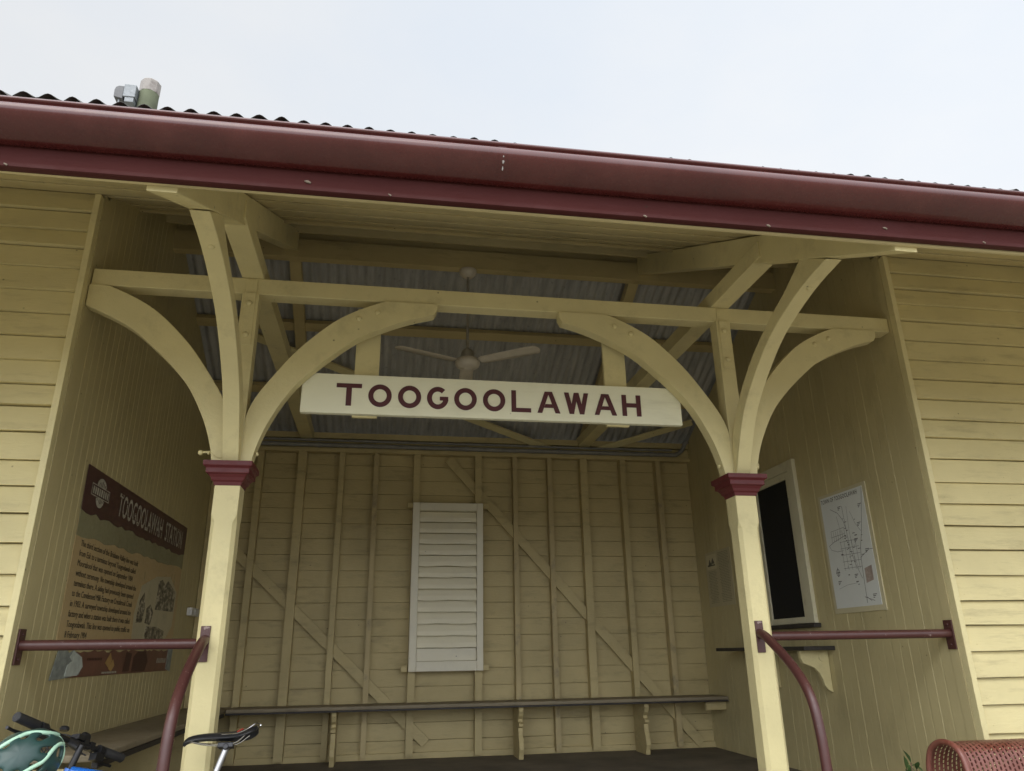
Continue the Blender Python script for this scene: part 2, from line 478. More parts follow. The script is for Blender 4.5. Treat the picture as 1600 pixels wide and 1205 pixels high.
# ---- posts
def lower_curve():
    return [(.098, 1.800), (.108, 1.87), (.158, 2.02), (.25, 2.195), (.352, 2.318), (.47, 2.43), (.60, 2.535), (.75, 2.612), (.90, 2.672), (1.0, 2.700)]
def upper_curve():
    return [(.046, 1.800), (.046, 1.95), (.046, 2.062), (.087, 2.168), (.18, 2.312), (.272, 2.437), (.37, 2.542), (.476, 2.637), (.60, 2.712), (.74, 2.774)]
LC = resample(catmull([(a, b, 0) for a, b in lower_curve()], 6), 30)
UC = resample(catmull([(a, b, 0) for a, b in upper_curve()[2:]], 6), 24)
UC = [Vector((.046, 1.8 + (2.062 - 1.8) * k / 6, 0)) for k in range(6)] + UC
def side_bracket(px, s, limit=None):
    lo = [(v.x, v.y) for v in LC]; up = [(v.x, v.y) for v in UC]
    if limit is None:
        lo += [(1.025, 2.708), (1.037, 2.730), (1.038, 2.7745)]; up += [(.90, 2.7743), (1.0, 2.7744), (1.038, 2.775)]
    else:
        lo = [p for p in lo if p[0] < limit] + [(limit, 2.648)]
        up = [p for p in up if p[0] < limit - .02] + [(limit - .015, 2.774), (limit, 2.774)]
    n = 40
    L = [(v.x, v.y) for v in resample([(a, b, 0) for a, b in lo], n)]; U = [(v.x, v.y) for v in resample([(a, b, 0) for a, b in up], n)]
    mb = MB().strip(L, U, lambda a, b, d: (px + s * a, d, b), .018, .092)
    if limit is None:
        for a, b in ((.60, 2.655), (.70, 2.70)): bolt(mb, (px + s * a, .018, b), (0, -1, 0), .015, .012)
    bolt(mb, (px + s * .115, .045, 1.86), (s, 0, .25), .012, .012)
    return mb
FL = [(-.0, 1.800), (-.02, 1.83), (-.075, 1.95), (-.18, 2.125), (-.335, 2.272), (-.535, 2.408), (-.74, 2.490), (-.94, 2.541), (-1.13, 2.566)]
FU = [(.018, 1.800), (.012, 1.90), (-.0, 2.0), (-.07, 2.13), (-.165, 2.242), (-.345, 2.388), (-.55, 2.500), (-.761, 2.590), (-.93, 2.680)]
def fwd_bracket(px):
    L = [(v.x, v.y) for v in resample(catmull([(a, b, 0) for a, b in FL], 6), 34)]
    U = [(v.x, v.y) for v in resample(catmull([(a, b, 0) for a, b in FU], 6), 34)]
    mb = MB().strip(L, U, lambda a, b, d: (px + d, a, b), -.041, .041)
    # square ends left where the arris chamfer stops
    for (a, b, nrm) in ((-.90, 2.536, (0, -.25, -1)), (-.01, 1.86, (0, -1, -.2))): bolt(mb, (px + .004, a, b - .001), nrm, .014, .012)
    return mb

def post(px, limL, limR, label):
    mb = MB(); h = .0625; c = .019
    def ring(z, c): return [(px - h + c, PY - h, z), (px + h - c, PY - h, z), (px + h, PY - h + c, z), (px + h, PY + h - c, z),
                            (px + h - c, PY + h, z), (px - h + c, PY + h, z), (px - h, PY + h - c, z), (px - h, PY - h + c, z)]
    rings = [ring(-.0, c), ring(.80, c), ring(1.50, c), ring(1.535, .003), ring(1.690, .003)]
    o = len(mb.v)
    for r in rings: mb.v += r
    for i in range(len(rings) - 1):
        for k in range(8): mb.f.append((i * 8 + k, i * 8 + (k + 1) % 8, (i + 1) * 8 + (k + 1) % 8, (i + 1) * 8 + k))
    p = mb.build('veranda_post', 'trim', bld, bevel=.002); tag(p, label)
    # capital: stacked mouldings
    mb = MB(); prof = [(.066, 1.683), (.070, 1.70), (.078, 1.708), (.083, 1.722), (.093, 1.735), (.104, 1.740), (.104, 1.765), (.110, 1.770), (.118, 1.776), (.118, 1.800)]
    rows = [[(px - r, PY - r, z), (px + r, PY - r, z), (px + r, PY + r, z), (px - r, PY + r, z), (px - r, PY - r, z)] for r, z in prof]
    mb.grid(rows)
    e = prof[-1]; mb.add(rows[-1][:4], [(0, 1, 2, 3)]); mb.add(rows[0][:4], [(3, 2, 1, 0)])
    mb.build('capital', 'capital', p, bevel=.0025)
    mb = MB().box(px - .045, px + .045, PY - .045, PY + .045, 1.800, 2.776)
    mb.box(px - .030, px + .030, PY - .05, PY - .0452, 2.46, 2.776)
    mb.box(px - .030, px + .030, .024, .0298, 2.775, 2.862)
    for zz in (2.52, 2.71): bolt(mb, (px, PY - .05, zz), (0, -1, 0), .016, .014)
    mb.build('king_post', 'trim', p, bevel=.002)
    side_bracket(px, -1, limL).build('curved_bracket', 'trim', p, smooth=35, bevel=.0035)
    side_bracket(px, 1, limR).build('curved_bracket', 'trim', p, smooth=35, bevel=.0035)
    fwd_bracket(px).build('curved_bracket', 'trim', p, smooth=35, bevel=.0035)
    return p
p1 = post(PL, .835, None, 'left chamfered veranda post with three curved brackets')
p2 = post(PR, None, None, 'right chamfered veranda post with three curved brackets')
mb = MB(); hx = PL - .108
mb.tube(catmull([(hx, .05, 1.862), (hx - .03, .05, 1.866), (hx - .05, .05, 1.862)], 4), .006, 8)
mb.lathe([(.012, 0), (.014, .012), (.008, .02)], (hx - .045, .05, 1.862), 10, (-1, 0, 0))
mb.tube(catmull([(hx, .02, 1.86), (hx + .03, .012, 1.835), (hx + .07, .012, 1.825)], 5), .002, 6)
mb.build('cup_hook', 'trim', p1, smooth=40)
mb = MB(); hx = PR + .108
mb.tube(catmull([(hx, .05, 1.862), (hx + .02, .05, 1.866), (hx + .022, .05, 1.885)], 4), .004, 8)
mb.build('cup_hook', 'trim', p2, smooth=40)

# ---- timbers
MB().box(XL + .008, XR - .006, .030, .128, 2.776, 2.874).build('tie_beam', 'trim', bld, bevel=.004)
for px in (PL, PR):
    MB().box(px - .06, px + .06, -.60, D - .02, 2.8755, 2.975).build('ceiling_joist', 'trim', bld, bevel=.004)
    # front rafter: tail cut plumb behind the fascia
    poly = [(-1.576, 2.349), (1.262, 3.770), (1.262, 3.94), (-1.576, 2.520)]
    MB().prism(poly, lambda a, b, d, px=px: (px + d, a, b), -.05, .05).build('front_rafter', 'trim', bld, bevel=.004)
    poly = [(1.34, 4.57 - .67), (D + .0, 4.57 - D / 2), (D + .0, 4.655 - D / 2), (1.34, 4.655 - .67)]
    MB().prism(poly, lambda a, b, d, px=px: (px + d, a, b), -.045, .045).build('rear_rafter', 'inner', bld, bevel=.004)
MB().box(X0 + .1, X1 - .1, 1.264, 1.336, 3.715, 3.876).build('ridge_beam', 'inner', bld, bevel=.003)
MB().box(X0 + .1, X1 - .1, 1.295, 1.325, 3.877, 4.02).build('ridge_board', 'inner', bld)
mb = MB()
mb.prism([(1.035, soff(1.035) - .030), (1.135, soff(1.135) - .030), (1.11, soff(1.135) + .055), (1.01, soff(1.035) + .055)], lambda a, b, d: (d, a, b), X0 + .1, X1 - .1)
mb.build('front_purlin', 'soffit', bld, bevel=.003)
for yc in (2.15, 2.83):
    mb = MB(); zc = rear(yc, 4.645)
    mb.prism([(yc - .045, zc - .024), (yc + .035, zc - .064), (yc + .055, zc - .022), (yc - .025, zc + .018)], lambda a, b, d: (d, a, b), X0 + .1, X1 - .1)
    mb.build('rear_purlin', 'inner', bld, bevel=.002)
def onrear(x, y, k): return (x, y, rear(y, k))
for a, b in (((-1.98, 2.20), (.93, 3.42)), ((1.38, 3.41), (2.30, 2.98))):
    MB().beam(onrear(a[0], a[1], 4.555), onrear(b[0], b[1], 4.555), .075, .022, (0, .447, .894)).build('roof_brace', 'trim', bld, bevel=.002)

# ---- eave lining boards (front slope, over the rafters)
mb = MB(); y = -1.596; k = 0
while y < .56:
    y2 = min(y + .178, .575); e = (.0 if k % 2 else .006)
    mb.prism([(y + .001, soff(y) + .004 + e), (y2 - .002, soff(y2) + .004 + e), (y2 - .002, soff(y2) + .022 + e), (y + .001, soff(y) + .022 + e)], lambda a, b, d: (d, a, b), X0, X1)
    y = y2; k += 1
mb.prism([(.535, soff(.535) - .020), (.580, soff(.580) - .020), (.580, soff(.580) + .003), (.535, soff(.535) + .003)], lambda a, b, d: (d, a, b), X0, X1)
mb.build('eave_lining', 'eave', bld, bevel=.0015, segs=1)
mb = MB().box(X0, X1, -1.598, -1.578, 2.368, 2.42)
mb.build('eave_fillet', 'eave', bld, bevel=.004)

# ---- corrugated iron
def corrugated(pts, name, mat, pitch=.0748, amp=.009, seg=8, ph=0.0, sag=False):
    """pts: list of (y,z) down the slope"""
    n = int((X1 - X0 + .2) / pitch * seg); rows = []
    d = Vector((0, pts[-1][0] - pts[0][0], pts[-1][1] - pts[0][1])).normalized(); nr = Vector((0, -d.z, d.y))
    if nr.z < 0: nr = -nr
    for (y, z) in pts:
        row = []
        for i in range(n + 1):
            x = X0 - .1 + pitch * i / seg
            cyc = int(math.floor((x - ph) / pitch + .5)); rr = random.Random(cyc * 7 + 1)
            w = amp * (1 + rr.uniform(-.12, .12)) * math.cos(2 * PI * (x - ph) / pitch) + .0012 * math.sin(x * 3.1 + y) + (.0035 if cyc % 10 in (0, 1) else 0)
            sg = (.017 * math.exp(-((x - .1) / 1.35) ** 2) + .006 / (1 + math.exp(-(x - 1.2) * 3))) * max(0, 1 - (y + 1.662) / 1.2) if sag else 0
            row.append(Vector((x, y, z + .003 * x / 3 - sg)) + nr * w)
        rows.append(row)
    mb = MB().grid(rows)
    return mb.build(name, mat, bld, smooth=0, solid=.0012)
fr = corrugated([(-1.662 + (RIDGE + 1.662) * t / 4, 2.627 + .492 * (RIDGE + 1.662) * t / 4) for t in range(5)], 'front_roof_sheet', 'roof_out', ph=-2.004, sag=True)
corrugated([(RIDGE + (3.75 - RIDGE) * t / 4, rear(RIDGE + (3.75 - RIDGE) * t / 4, 4.69)) for t in range(5)], 'rear_roof_sheet', 'roof_in', ph=-2.004)
mb = MB()
for s in (0, 1):
    pass
mb.tube([(X0 - .1, RIDGE, 4.075), (X1 + .1, RIDGE, 4.075)], .035, 12)
mb.build('ridge_capping', 'roof_out', bld, smooth=40)

# ---- fascia and gutter (the gutter falls slightly to the left)
def fall(x): return .0032 * x
def run(mb, prof, closed=False, n=30, wob=0.0):
    rows = []
    for i in range(n + 1):
        x = X0 - .15 + (X1 - X0 + .3) * i / n
        rows.append([(x, y + wob * math.sin(x * 1.7), z + fall(x) + wob * math.sin(x * 1.1 + 1)) for y, z in prof])
    mb.grid(rows)
    return mb
mb = MB(); run(mb, [(-1.60, 2.37), (-1.618, 2.366), (-1.630, 2.372), (-1.632, 2.385), (-1.626, 2.392), (-1.626, 2.47), (-1.626, 2.57), (-1.60, 2.57), (-1.60, 2.37)])
fa = mb.build('fascia', 'fascia', bld, smooth=50)
gp = [(-1.628, 2.585), (-1.628, 2.452), (-1.640, 2.449), (-1.660, 2.453), (-1.684, 2.463), (-1.706, 2.475), (-1.724, 2.489), (-1.7360, 2.502), (-1.7415, 2.513), (-1.7420, 2.524), (-1.7400, 2.533),
      (-1.7340, 2.5395), (-1.7255, 2.5435), (-1.727, 2.548), (-1.733, 2.550), (-1.737, 2.554), (-1.737, 2.559), (-1.733, 2.563), (-1.727, 2.563), (-1.722, 2.558), (-1.721, 2.548)]
mb = MB(); run(mb, gp, n=60, wob=.0009)
gu = mb.build('gutter', 'maroon', bld, smooth=60, solid=.0014)
# the solder joint of two gutter lengths, and droppings dried on the lip
mb = MB()
for dx in (0.0,):
    rows = [[(x, y - .0022, z + fall(x) - .0006) for y, z in gp[3:14]] for x in (-.430, -.400)]
    mb.grid(rows)
mb.build('gutter_joint', 'maroon', gu, smooth=60)
mb = MB()
for (y, z, w) in ((-1.7365, 2.520, .006), (-1.7335, 2.506, .004), (-1.7225, 2.487, .005), (-1.7065, 2.470, .003)):
    mb.lathe([(w, 0), (w * .7, .0015), (w * .2, .002)], (-.413, y - .0035, z), 7, (0, -1, -.4))
    mb.tube([(-.413, y - .0036, z + .008), (-.414, y - .0038, z - .010)], .0022, 6)
mb.build('bird_dropping', 'cap', gu, smooth=50)
for x, z, k in ((-1.08, 2.405, 1.2), (-2.02, 2.376, .6), (.13, 2.374, .7), (.62, 2.376, .8), (1.12, 2.41, .9), (-.80, 2.377, .5), (1.55, 2.379, .6)):
    MB().tube([(x - .009 * k, -1.6275 - (.004 if z < 2.385 else 0), z + fall(x) + .003), (x, -1.629 - (.004 if z < 2.385 else 0), z + fall(x)), (x + .009 * k, -1.6275 - (.004 if z < 2.385 else 0), z + fall(x) - .003)], [.002, .005 * k, .003], 8).build('cocoon', 'string', fa, smooth=50)

# ---- ticket window on the right lining
w = MB(); x = XR
def wbox(m, ya, yb, za, zb, d0, d1): m.box(x - d1, x - d0, ya, yb, za, zb)
wbox(w, 1.36, 1.445, 1.04, 2.275, .0005, .032); wbox(w, 2.045, 2.125, 1.04, 2.275, .0005, .032)
wbox(w, 1.446, 2.044, 2.195, 2.274, .0005, .031)
wbox(w, 1.446, 1.510, 1.042, 2.194, .0005, .018); wbox(w, 2.000, 2.044, 1.042, 2.194, .0005, .018)
wbox(w, 1.511, 1.999, 2.140, 2.194, .0005, .0175); wbox(w, 1.511, 1.999, 1.042, 1.088, .0005, .0175)
win = w.build('ticket_window', 'frame', bld, bevel=.003); tag(win, 'ticket window with white frame and black opening')
m2 = MB(); wbox(m2, 1.5105, 1.9995, 1.0885, 2.1395, .003, .006); m2.build('fly_screen', 'black', win)
m2 = MB(); wbox(m2, 1.33, 2.15, 1.008, 1.038, .0005, .060); m2.build('window_sill', 'bench_edge', win, bevel=.004)

# ================================================================== separate things
# ---- shelf below the ticket window
t = thing('counter_shelf', (XR, 1.9, .86), 'narrow dark timber shelf on a cream scrolled bracket below the ticket window', 'shelf')
MB().box(XR - .24, XR - .001, 1.20, 2.66, .850, .878).build('shelf_board', 'bench_edge', t, bevel=.004)
prof = [(.0, .849), (.215, .849), (.215, .80), (.200, .765), (.165, .752), (.120, .735), (.085, .700), (.065, .655), (.055, .615), (.035, .588), (.0, .570)]
for yb in (1.30, 2.02):
    mb = MB().prism([(a, b) for a, b in prof], lambda a, b, d: (XR - .003 - a, d, b), yb, yb + .035)
    if yb < 2: mb.lathe([(.036, 0), (.036, .006)], (XR - .045, yb - .006, .805), 16, (0, 1, 0))
    mb.build('scroll_bracket', 'trim', t, bevel=.003)

# ---- station name board
nb = thing('station_name_board', (-.155, .10, 2.23), 'white station name board with maroon capital letters hanging under the tie beam', 'sign')
bx0, bx1 = -1.252, .948
mb = MB().prism([(bx0, 2.118), (bx1, 2.118), (bx1, 2.312), (bx1 - .042, 2.348), (bx0 + .042, 2.348), (bx0, 2.312)], lambda a, b, d: (a, d, b), .100, .138)
mb.build('board', 'sign', nb, bevel=.003)
for xa in (-.975, .495):
    MB().box(xa, xa + .137, .1395, .165, 2.111, 2.776).build('hanger', 'trim', nb, bevel=.003)
L = MB(); zb, zt = 2.163, 2.293; st = .0275
def fnb(a, b, d=0): return (a, .0990 - d, b)
LK = [0]
def lk():
    LK[0] += 1; return .0972 - .00012 * LK[0]
def ringpoly(cx, cz, rx, rz, w, a0, a1, n=40):
    o = [(cx + rx * math.cos(t), cz + rz * math.sin(t)) for t in [a0 + (a1 - a0) * i / n for i in range(n + 1)]]
    i_ = [(cx + (rx - w) * math.cos(t), cz + (rz - w) * math.sin(t)) for t in [a0 + (a1 - a0) * i / n for i in range(n + 1)]]
    L.strip(o, i_, lambda a, b, d: (a, d, b), lk(), .0998)
def quad(pts): L.prism(pts, lambda a, b, d: (a, d, b), lk(), .0998)
def bar(a, b, w):   # stroke between two points with horizontal ends
    quad([(a[0] - w / 2, a[1]), (a[0] + w / 2, a[1]), (b[0] + w / 2, b[1]), (b[0] - w / 2, b[1])])
quad([(-1.065, zt), (-1.065, zt - .025), (-.927, zt - .025), (-.927, zt)]); quad([(-1.011, zb), (-.981, zb), (-.981, zt - .026), (-1.011, zt - .026)])
for cx in (-.8255, -.6615, -.346, -.1815): ringpoly(cx, 2.228, .0645, .0665, st, 0, 2 * PI)
ringpoly(-.5035, 2.228, .0605, .0665, st, R(48), R(348))
quad([(-.492, 2.236), (-.492, 2.214), (-.4445, 2.214), (-.4445, 2.236)])
quad([(-.474, 2.2135), (-.474, 2.190), (-.447, 2.203), (-.4445, 2.2135)])
quad([(-.081, zb), (-.081, zt), (-.054, zt), (-.054, zb + .0245)]); quad([(-.081, zb - .0002), (.033, zb - .0002), (.033, zb + .0243), (-.0538, zb + .0243)])
for ax in (.1375, .478):
    bar((ax - .0535, zb), (ax - .008, zt), .028); bar((ax + .0535, zb), (ax + .008, zt + .0002), .028)
    quad([(ax - .028, zb + .032), (ax + .028, zb + .032), (ax + .019, zb + .054), (ax - .019, zb + .054)])
wx = .304
bar((wx - .059, zt), (wx - .030, zb), .027); bar((wx - .030, zb + .0002), (wx - .002, zt - .0003), .025)
bar((wx + .002, zt + .0002), (wx + .030, zb - .0003), .025); bar((wx + .059, zt - .0004), (wx + .030, zb + .0005), .027)
quad([(.580, zb), (.607, zb), (.607, zt), (.580, zt)]); quad([(.668, zb), (.695, zb), (.695, zt), (.668, zt)])
quad([(.6073, zb + .054), (.6677, zb + .054), (.6677, zb + .079), (.6073, zb + .079)])
L.build('lettering', 'sign_red', nb)

# ---- ceiling fan
fc = (-.205, 1.30)
t = thing('ceiling_fan', (fc[0], fc[1], 3.714), 'off white three bladed ceiling fan hanging from the ridge beam', 'fan')
MB().lathe([(.068, 0), (.070, -.012), (.060, -.035), (.040, -.055), (.018, -.060)], (fc[0], fc[1], 3.714), 24).build('canopy', 'fan', t, smooth=40)
MB().tube([(fc[0], fc[1], 3.66), (fc[0], fc[1], 3.02)], .011, 12).build('downrod', 'fan_dark', t, smooth=40)
MB().lathe([(.016, 3.045), (.035, 3.035), (.048, 3.015), (.052, 2.97), (.050, 2.955)], (fc[0], fc[1], 0), 24).build('rod_cover', 'fan_dark', t, smooth=40)
mh = MB().lathe([(.06, 2.962), (.082, 2.957), (.092, 2.942), (.094, 2.922), (.086, 2.902), (.066, 2.888), (.034, 2.884), (.032, 2.874), (.0, 2.872)], (fc[0], fc[1], 0), 32).build('motor_housing', 'fan', t, smooth=40)
for ang in (204, -35, 86):
    a = R(ang); ca, sa = math.cos(a), math.sin(a)
    def bl(r, wdt, dz=0): return (fc[0] + ca * r - sa * wdt, fc[1] + sa * r + ca * wdt, 2.932 - wdt * .15 + dz)
    mb = MB(); lo, up = [], []
    st_ = [(.10, .032), (.115, .040), (.14, .052), (.30, .055), (.50, .058), (.555, .057), (.575, .048), (.588, .028), (.592, .006)]
    rows = [[bl(r, -w_), bl(r, -w_ * .4, .003), bl(r, w_ * .4, .003), bl(r, w_)] for r, w_ in st_]
    mb.grid(rows); mb.build('blade', 'fan', t, smooth=40, solid=.003)

# ---- information poster on the left lining
PXw = XL + .0065
ip = thing('information_poster', (XL, 1.6, .775), 'large brown station history poster with torn strips peeling off the left lining', 'poster')
def pf(off): return lambda a, b: (XL + .0045 + off, a, b)
def slab(poly, name, mat, off, th=.0025, par=None):
    MB().prism(poly, lambda a, b, d: (XL + d, a, b), .0006 + off - th, .0006 + off).build(name, mat, par or ip)
ya, yb = .455, 2.70
random.seed(11)
def jag(y0, y1, z0, z1, amp, n):
    out = []
    for i in range(n + 1):
        u = i / n; out.append((y0 + (y1 - y0) * u, z0 + (z1 - z0) * u + random.uniform(-amp, amp)))
    return out
body = [(ya, .93)] + [(ya, 1.60), (yb, 1.60)] + [(yb, 1.30)] + jag(yb, ya + .12, .965, .925, .022, 34)
slab(body, 'printed_sheet', 'poster_body', .004)
slab([(ya, 1.68), (yb, 1.68)] + jag(yb, ya, 1.552, 1.50, .010, 26), 'torn_band', 'poster_torn', .0055)
slab([(ya, 1.885), (yb, 1.885)] + jag(yb, ya, 1.655, 1.630, .012, 30), 'header_band', 'poster_header', .007)
foot = jag(ya + .09, yb - .06, .905, .925, .010, 40)
slab([(ya, .777)] + [(yb - .02, .777)] + foot[::-1], 'footer_band', 'poster_foot', .0055)
slab([(ya - .01, .77), (.62, .775), (.83, .79), (.86, .84), (.80, .89), (.70, .915), (.64, .90), (.60, .93), (.50, .92)], 'torn_corner', 'poster_grey', .007)
slab([(.63, .785), (.80, .785), (.865, .83), (.83, .88), (.74, .90), (.70, .915), (.66, .88), (.70, .86), (.64, .84)], 'peeled_patch', 'poster_pale', .0085)
slab([(2.60, .79), (2.73, .77), (2.75, .98), (2.70, 1.02), (2.66, .95), (2.61, .96)], 'torn_corner', 'poster_grey', .007)
T = MB()
lines = ["The third section of the Brisbane Valley line was built", "from Esk to a terminus beyond Toogoolawah called", "Moorabool that was opened on September 1904",
         "without ceremony. No township developed around the", "terminus there. A siding had previously been opened", "to the Condensed Milk Factory on Cressbrook Creek",
         "in 1903. A surveyed township developed around the", "factory and when a station was built there it was called", "Toogoolawah. This line was opened to public traffic on", "8 February 1904"]
ends = [1.562, 1.535, 1.494, 1.597, 1.564, 1.566, 1.566, 1.570, 1.590, .850]
for i, (s, e) in enumerate(zip(lines, ends)):
    for j in range(2): put_text(T, s, pf(.0012 + .0002 * j), .54 + .0018 * j, e + .0018 * j, 1.450 - i * .0525, .033, res=2)
T.build('body_text', plain('brown_black_ink', (.07, .054, .036), .6, bmp=0), ip)
T = MB(); put_text(T, "TOOGOOLAWAH  STATION", pf(.0042), 1.01, 2.575, 1.700, .134, bold=.014, spacing=1.07, res=3)
T.build('title_text', 'pale_ink', ip)
# worn stencil scratches across the title
T = MB()
for q in range(22):
    a = random.uniform(1.0, 2.57); b = random.uniform(1.705, 1.835); l = random.uniform(.015, .05); h = random.uniform(.004, .010)
    flat(T, [(a, b), (a + l, b + random.uniform(-.006, .006)), (a + l * .9, b + h), (a + l * .1, b + h)], pf(.0050))
for q in range(16):
    a = 1.0 + q * .1; flat(T, [(a, 1.722), (a + .1, 1.721), (a + .1, 1.7235), (a, 1.7245)], pf(.0052))
T.build('title_wear', 'poster_header', ip)
T = MB(); lz, ly = 1.768, .690
def lf(a, b): return (XL + .0087, a, b)
def arc(m, cx, cz, rx, rz, w, a0, a1, n=20):
    for i in range(n):
        t0, t1 = a0 + (a1 - a0) * i / n, a0 + (a1 - a0) * (i + 1) / n
        flat(m, [(cx + rx * math.cos(t0), cz + rz * math.sin(t0)), (cx + rx * math.cos(t1), cz + rz * math.sin(t1)),
                 (cx + (rx - w) * math.cos(t1), cz + (rz - w) * math.sin(t1)), (cx + (rx - w) * math.cos(t0), cz + (rz - w) * math.sin(t0))], lf)
arc(T, ly, lz + .03, .075, .052, .05, R(8), R(172)); arc(T, ly, lz - .03, .065, .055, .05, R(188), R(352))
for (a0, a1, b0, b1) in ((.545, .83, 1.797, 1.802), (.545, .83, 1.735, 1.740), (.545, .552, 1.735, 1.80), (.823, .83, 1.735, 1.80)):
    flat(T, [(a0, b0), (a1, b0), (a1, b1), (a0, b1)], lf)
for q in range(8):
    a = .566 + q * .032; flat(T, [(a, 1.748), (a + .022, 1.748), (a + .022, 1.789), (a, 1.789)], lf)
T.build('badge_emblem', 'pale_ink', ip)
T = MB()
for q in range(5):
    a = .645 + q * .022; flat(T, [(a, 1.805), (a + .008, 1.805), (a + .012, 1.835 - abs(q - 2) * .006), (a + .004, 1.835 - abs(q - 2) * .006)], lambda a_, b_: (XL + .0094, a_, b_))
    flat(T, [(a, 1.706 + abs(q - 2) * .005), (a + .006, 1.706 + abs(q - 2) * .005), (a + .010, 1.730), (a + .004, 1.730)], lambda a_, b_: (XL + .0094, a_, b_))
T.build('badge_detail', 'poster_header', ip)
slab([(1.66, .99), (2.44, .985), (2.62, 1.10), (2.64, 1.36), (2.40, 1.46), (2.05, 1.43), (1.72, 1.34), (1.64, 1.15)], 'faded_patch', 'poster_faded', .0048)
slab([(2.10, 1.20), (2.60, 1.21), (2.595, 1.36), (2.45, 1.40), (2.35, 1.425), (2.28, 1.39), (2.20, 1.42), (2.11, 1.40)], 'photograph', 'photo', .0055)
slab([(1.69, 1.095), (1.83, 1.10), (1.86, 1.20), (1.80, 1.30), (1.72, 1.24)], 'photograph', 'photo', .0055)
slab([(1.90, 1.10), (2.03, 1.09), (2.07, 1.18), (1.98, 1.23), (1.90, 1.20)], 'photograph', 'photo', .0055)
slab([(1.93, .985), (2.40, .99), (2.42, 1.06), (2.2, 1.085), (1.94, 1.08)], 'photograph', 'photo', .0055)
T = MB()
for q in range(26):
    a = random.uniform(1.72, 2.6); b = random.uniform(1.10, 1.5); l = random.uniform(.03, .12)
    flat(T, [(a, b), (a + .008, b + .002), (a + .012, b - l), (a + .003, b - l)], pf(.0007))
T.build('run_stains', 'poster_torn', ip)
T = MB()
def ff(a, b): return (XL + .0072, a, b)
flat(T, [(1.22, .845), (1.30, .905), (1.34, .86), (1.30, .815)], ff); flat(T, [(1.29, .812), (1.36, .868), (1.40, .83), (1.35, .795)], ff)
T.build('flame_emblem', 'ochre_ink', ip)
T = MB()
for q in range(9): flat(T, [(1.19 + q * .03, .786), (1.212 + q * .03, .786), (1.212 + q * .03, .796), (1.19 + q * .03, .796)], ff)
for q in range(7): flat(T, [(2.33 + q * .036, .835), (2.352 + q * .036, .835), (2.352 + q * .036, .868), (2.33 + q * .036, .868)], ff)
T.build('footer_lettering', 'pale_ink', ip)
T = MB()
for q in range(10): flat(T, [(.92 + q * .024, .862), (.938 + q * .024, .862), (.938 + q * .024, .876), (.92 + q * .024, .876)], ff)
flat(T, [(1.75, .785), (2.05, .785), (2.10, .85), (2.03, .915), (1.85, .915), (1.76, .88)], ff)
flat(T, [(1.57, .79), (1.70, .79), (1.72, .9), (1.60, .91)], ff)
T.build('footer_picture', 'faint_ink', ip)

# ---- switch box beside the poster
t = thing('switch_box', (XL, 3.19, 1.24), 'small white electrical switch box on the left lining behind the post', 'switch')
MB().box(XL + .0005, XL + .045, 3.06, 3.32, 1.205, 1.272).build('housing', 'socket', t, bevel=.006)
MB().box(XL + .0452, XL + .052, 3.15, 3.22, 1.222, 1.255).build('rocker', 'socket', t, bevel=.002)

# ---- town map on the right lining
tm = thing('town_map', (XR, .835, 1.09), 'white street map of the town mounted beside the ticket window', 'map')
MB().box(XR - .0085, XR - .0005, .552, 1.120, 1.088, 1.916).build('backing_board', 'perspex', tm, bevel=.001)
MB().box(XR - .0105, XR - .0087, .585, 1.088, 1.122, 1.893).build('printed_sheet', 'paper', tm)
mpf = lambda a, b: (XR - .0112, a, b)
def rm(a, b): return (XR - .0112, 1.120 - a, b)      # a runs left to right as read
T = MB(); put_text(T, "TOWN OF TOOGOOLAWAH", rm, .040, .475, 1.850, .030, bold=.008, res=2); T.build('title_text', 'ink', tm)
T = MB()
def ln(pts, w=.0028):
    for (a0, b0), (a1, b1) in zip(pts, pts[1:]):
        dx, dy = a1 - a0, b1 - b0; l = math.hypot(dx, dy) or 1; nx, ny = -dy / l * w / 2, dx / l * w / 2
        flat(T, [(a0 + nx, b0 + ny), (a1 + nx, b1 + ny), (a1 - nx, b1 - ny), (a0 - nx, b0 - ny)], rm)
ln([(.532, 1.885), (.455, 1.60), (.415, 1.50), (.40, 1.42), (.395, 1.33), (.392, 1.26), (.388, 1.14)], .0035)
ln([(.28, 1.80), (.285, 1.70), (.29, 1.60), (.30, 1.50), (.33, 1.40), (.38, 1.30)], .0028); ln([(.33, 1.79), (.32, 1.62), (.33, 1.45), (.36, 1.36)], .002)
ln([(.14, 1.80), (.22, 1.76), (.27, 1.70), (.285, 1.64)]); ln([(.20, 1.74), (.215, 1.66), (.225, 1.62)], .002); ln([(.36, 1.75), (.40, 1.66), (.45, 1.60)], .0018)
ln([(.395, 1.43), (.46, 1.46), (.50, 1.475), (.54, 1.475)]); ln([(.06, 1.55), (.12, 1.57), (.20, 1.585), (.27, 1.60)]); ln([(.06, 1.55), (.08, 1.52), (.15, 1.50), (.22, 1.50)], .002)
for q in range(7): ln([(.105 + q * .026, 1.57), (.108 + q * .026, 1.64)], .0022)
ln([(.10, 1.645), (.27, 1.655)], .002); ln([(.10, 1.605), (.26, 1.612)], .002)
for q in range(5):
    ln([(.19, 1.56 - q * .045), (.40, 1.555 - q * .045)], .002); ln([(.20 + q * .042, 1.565), (.205 + q * .042, 1.365)], .0022)
random.seed(5)
for q in range(34):
    a = random.gauss(.30, .055); b = random.gauss(1.49, .09)
    if .08 < a < .5 and 1.2 < b < 1.8: ln([(a, b), (a + random.choice((.018, .028, .012)), b)], random.choice((.004, .006, .003)))
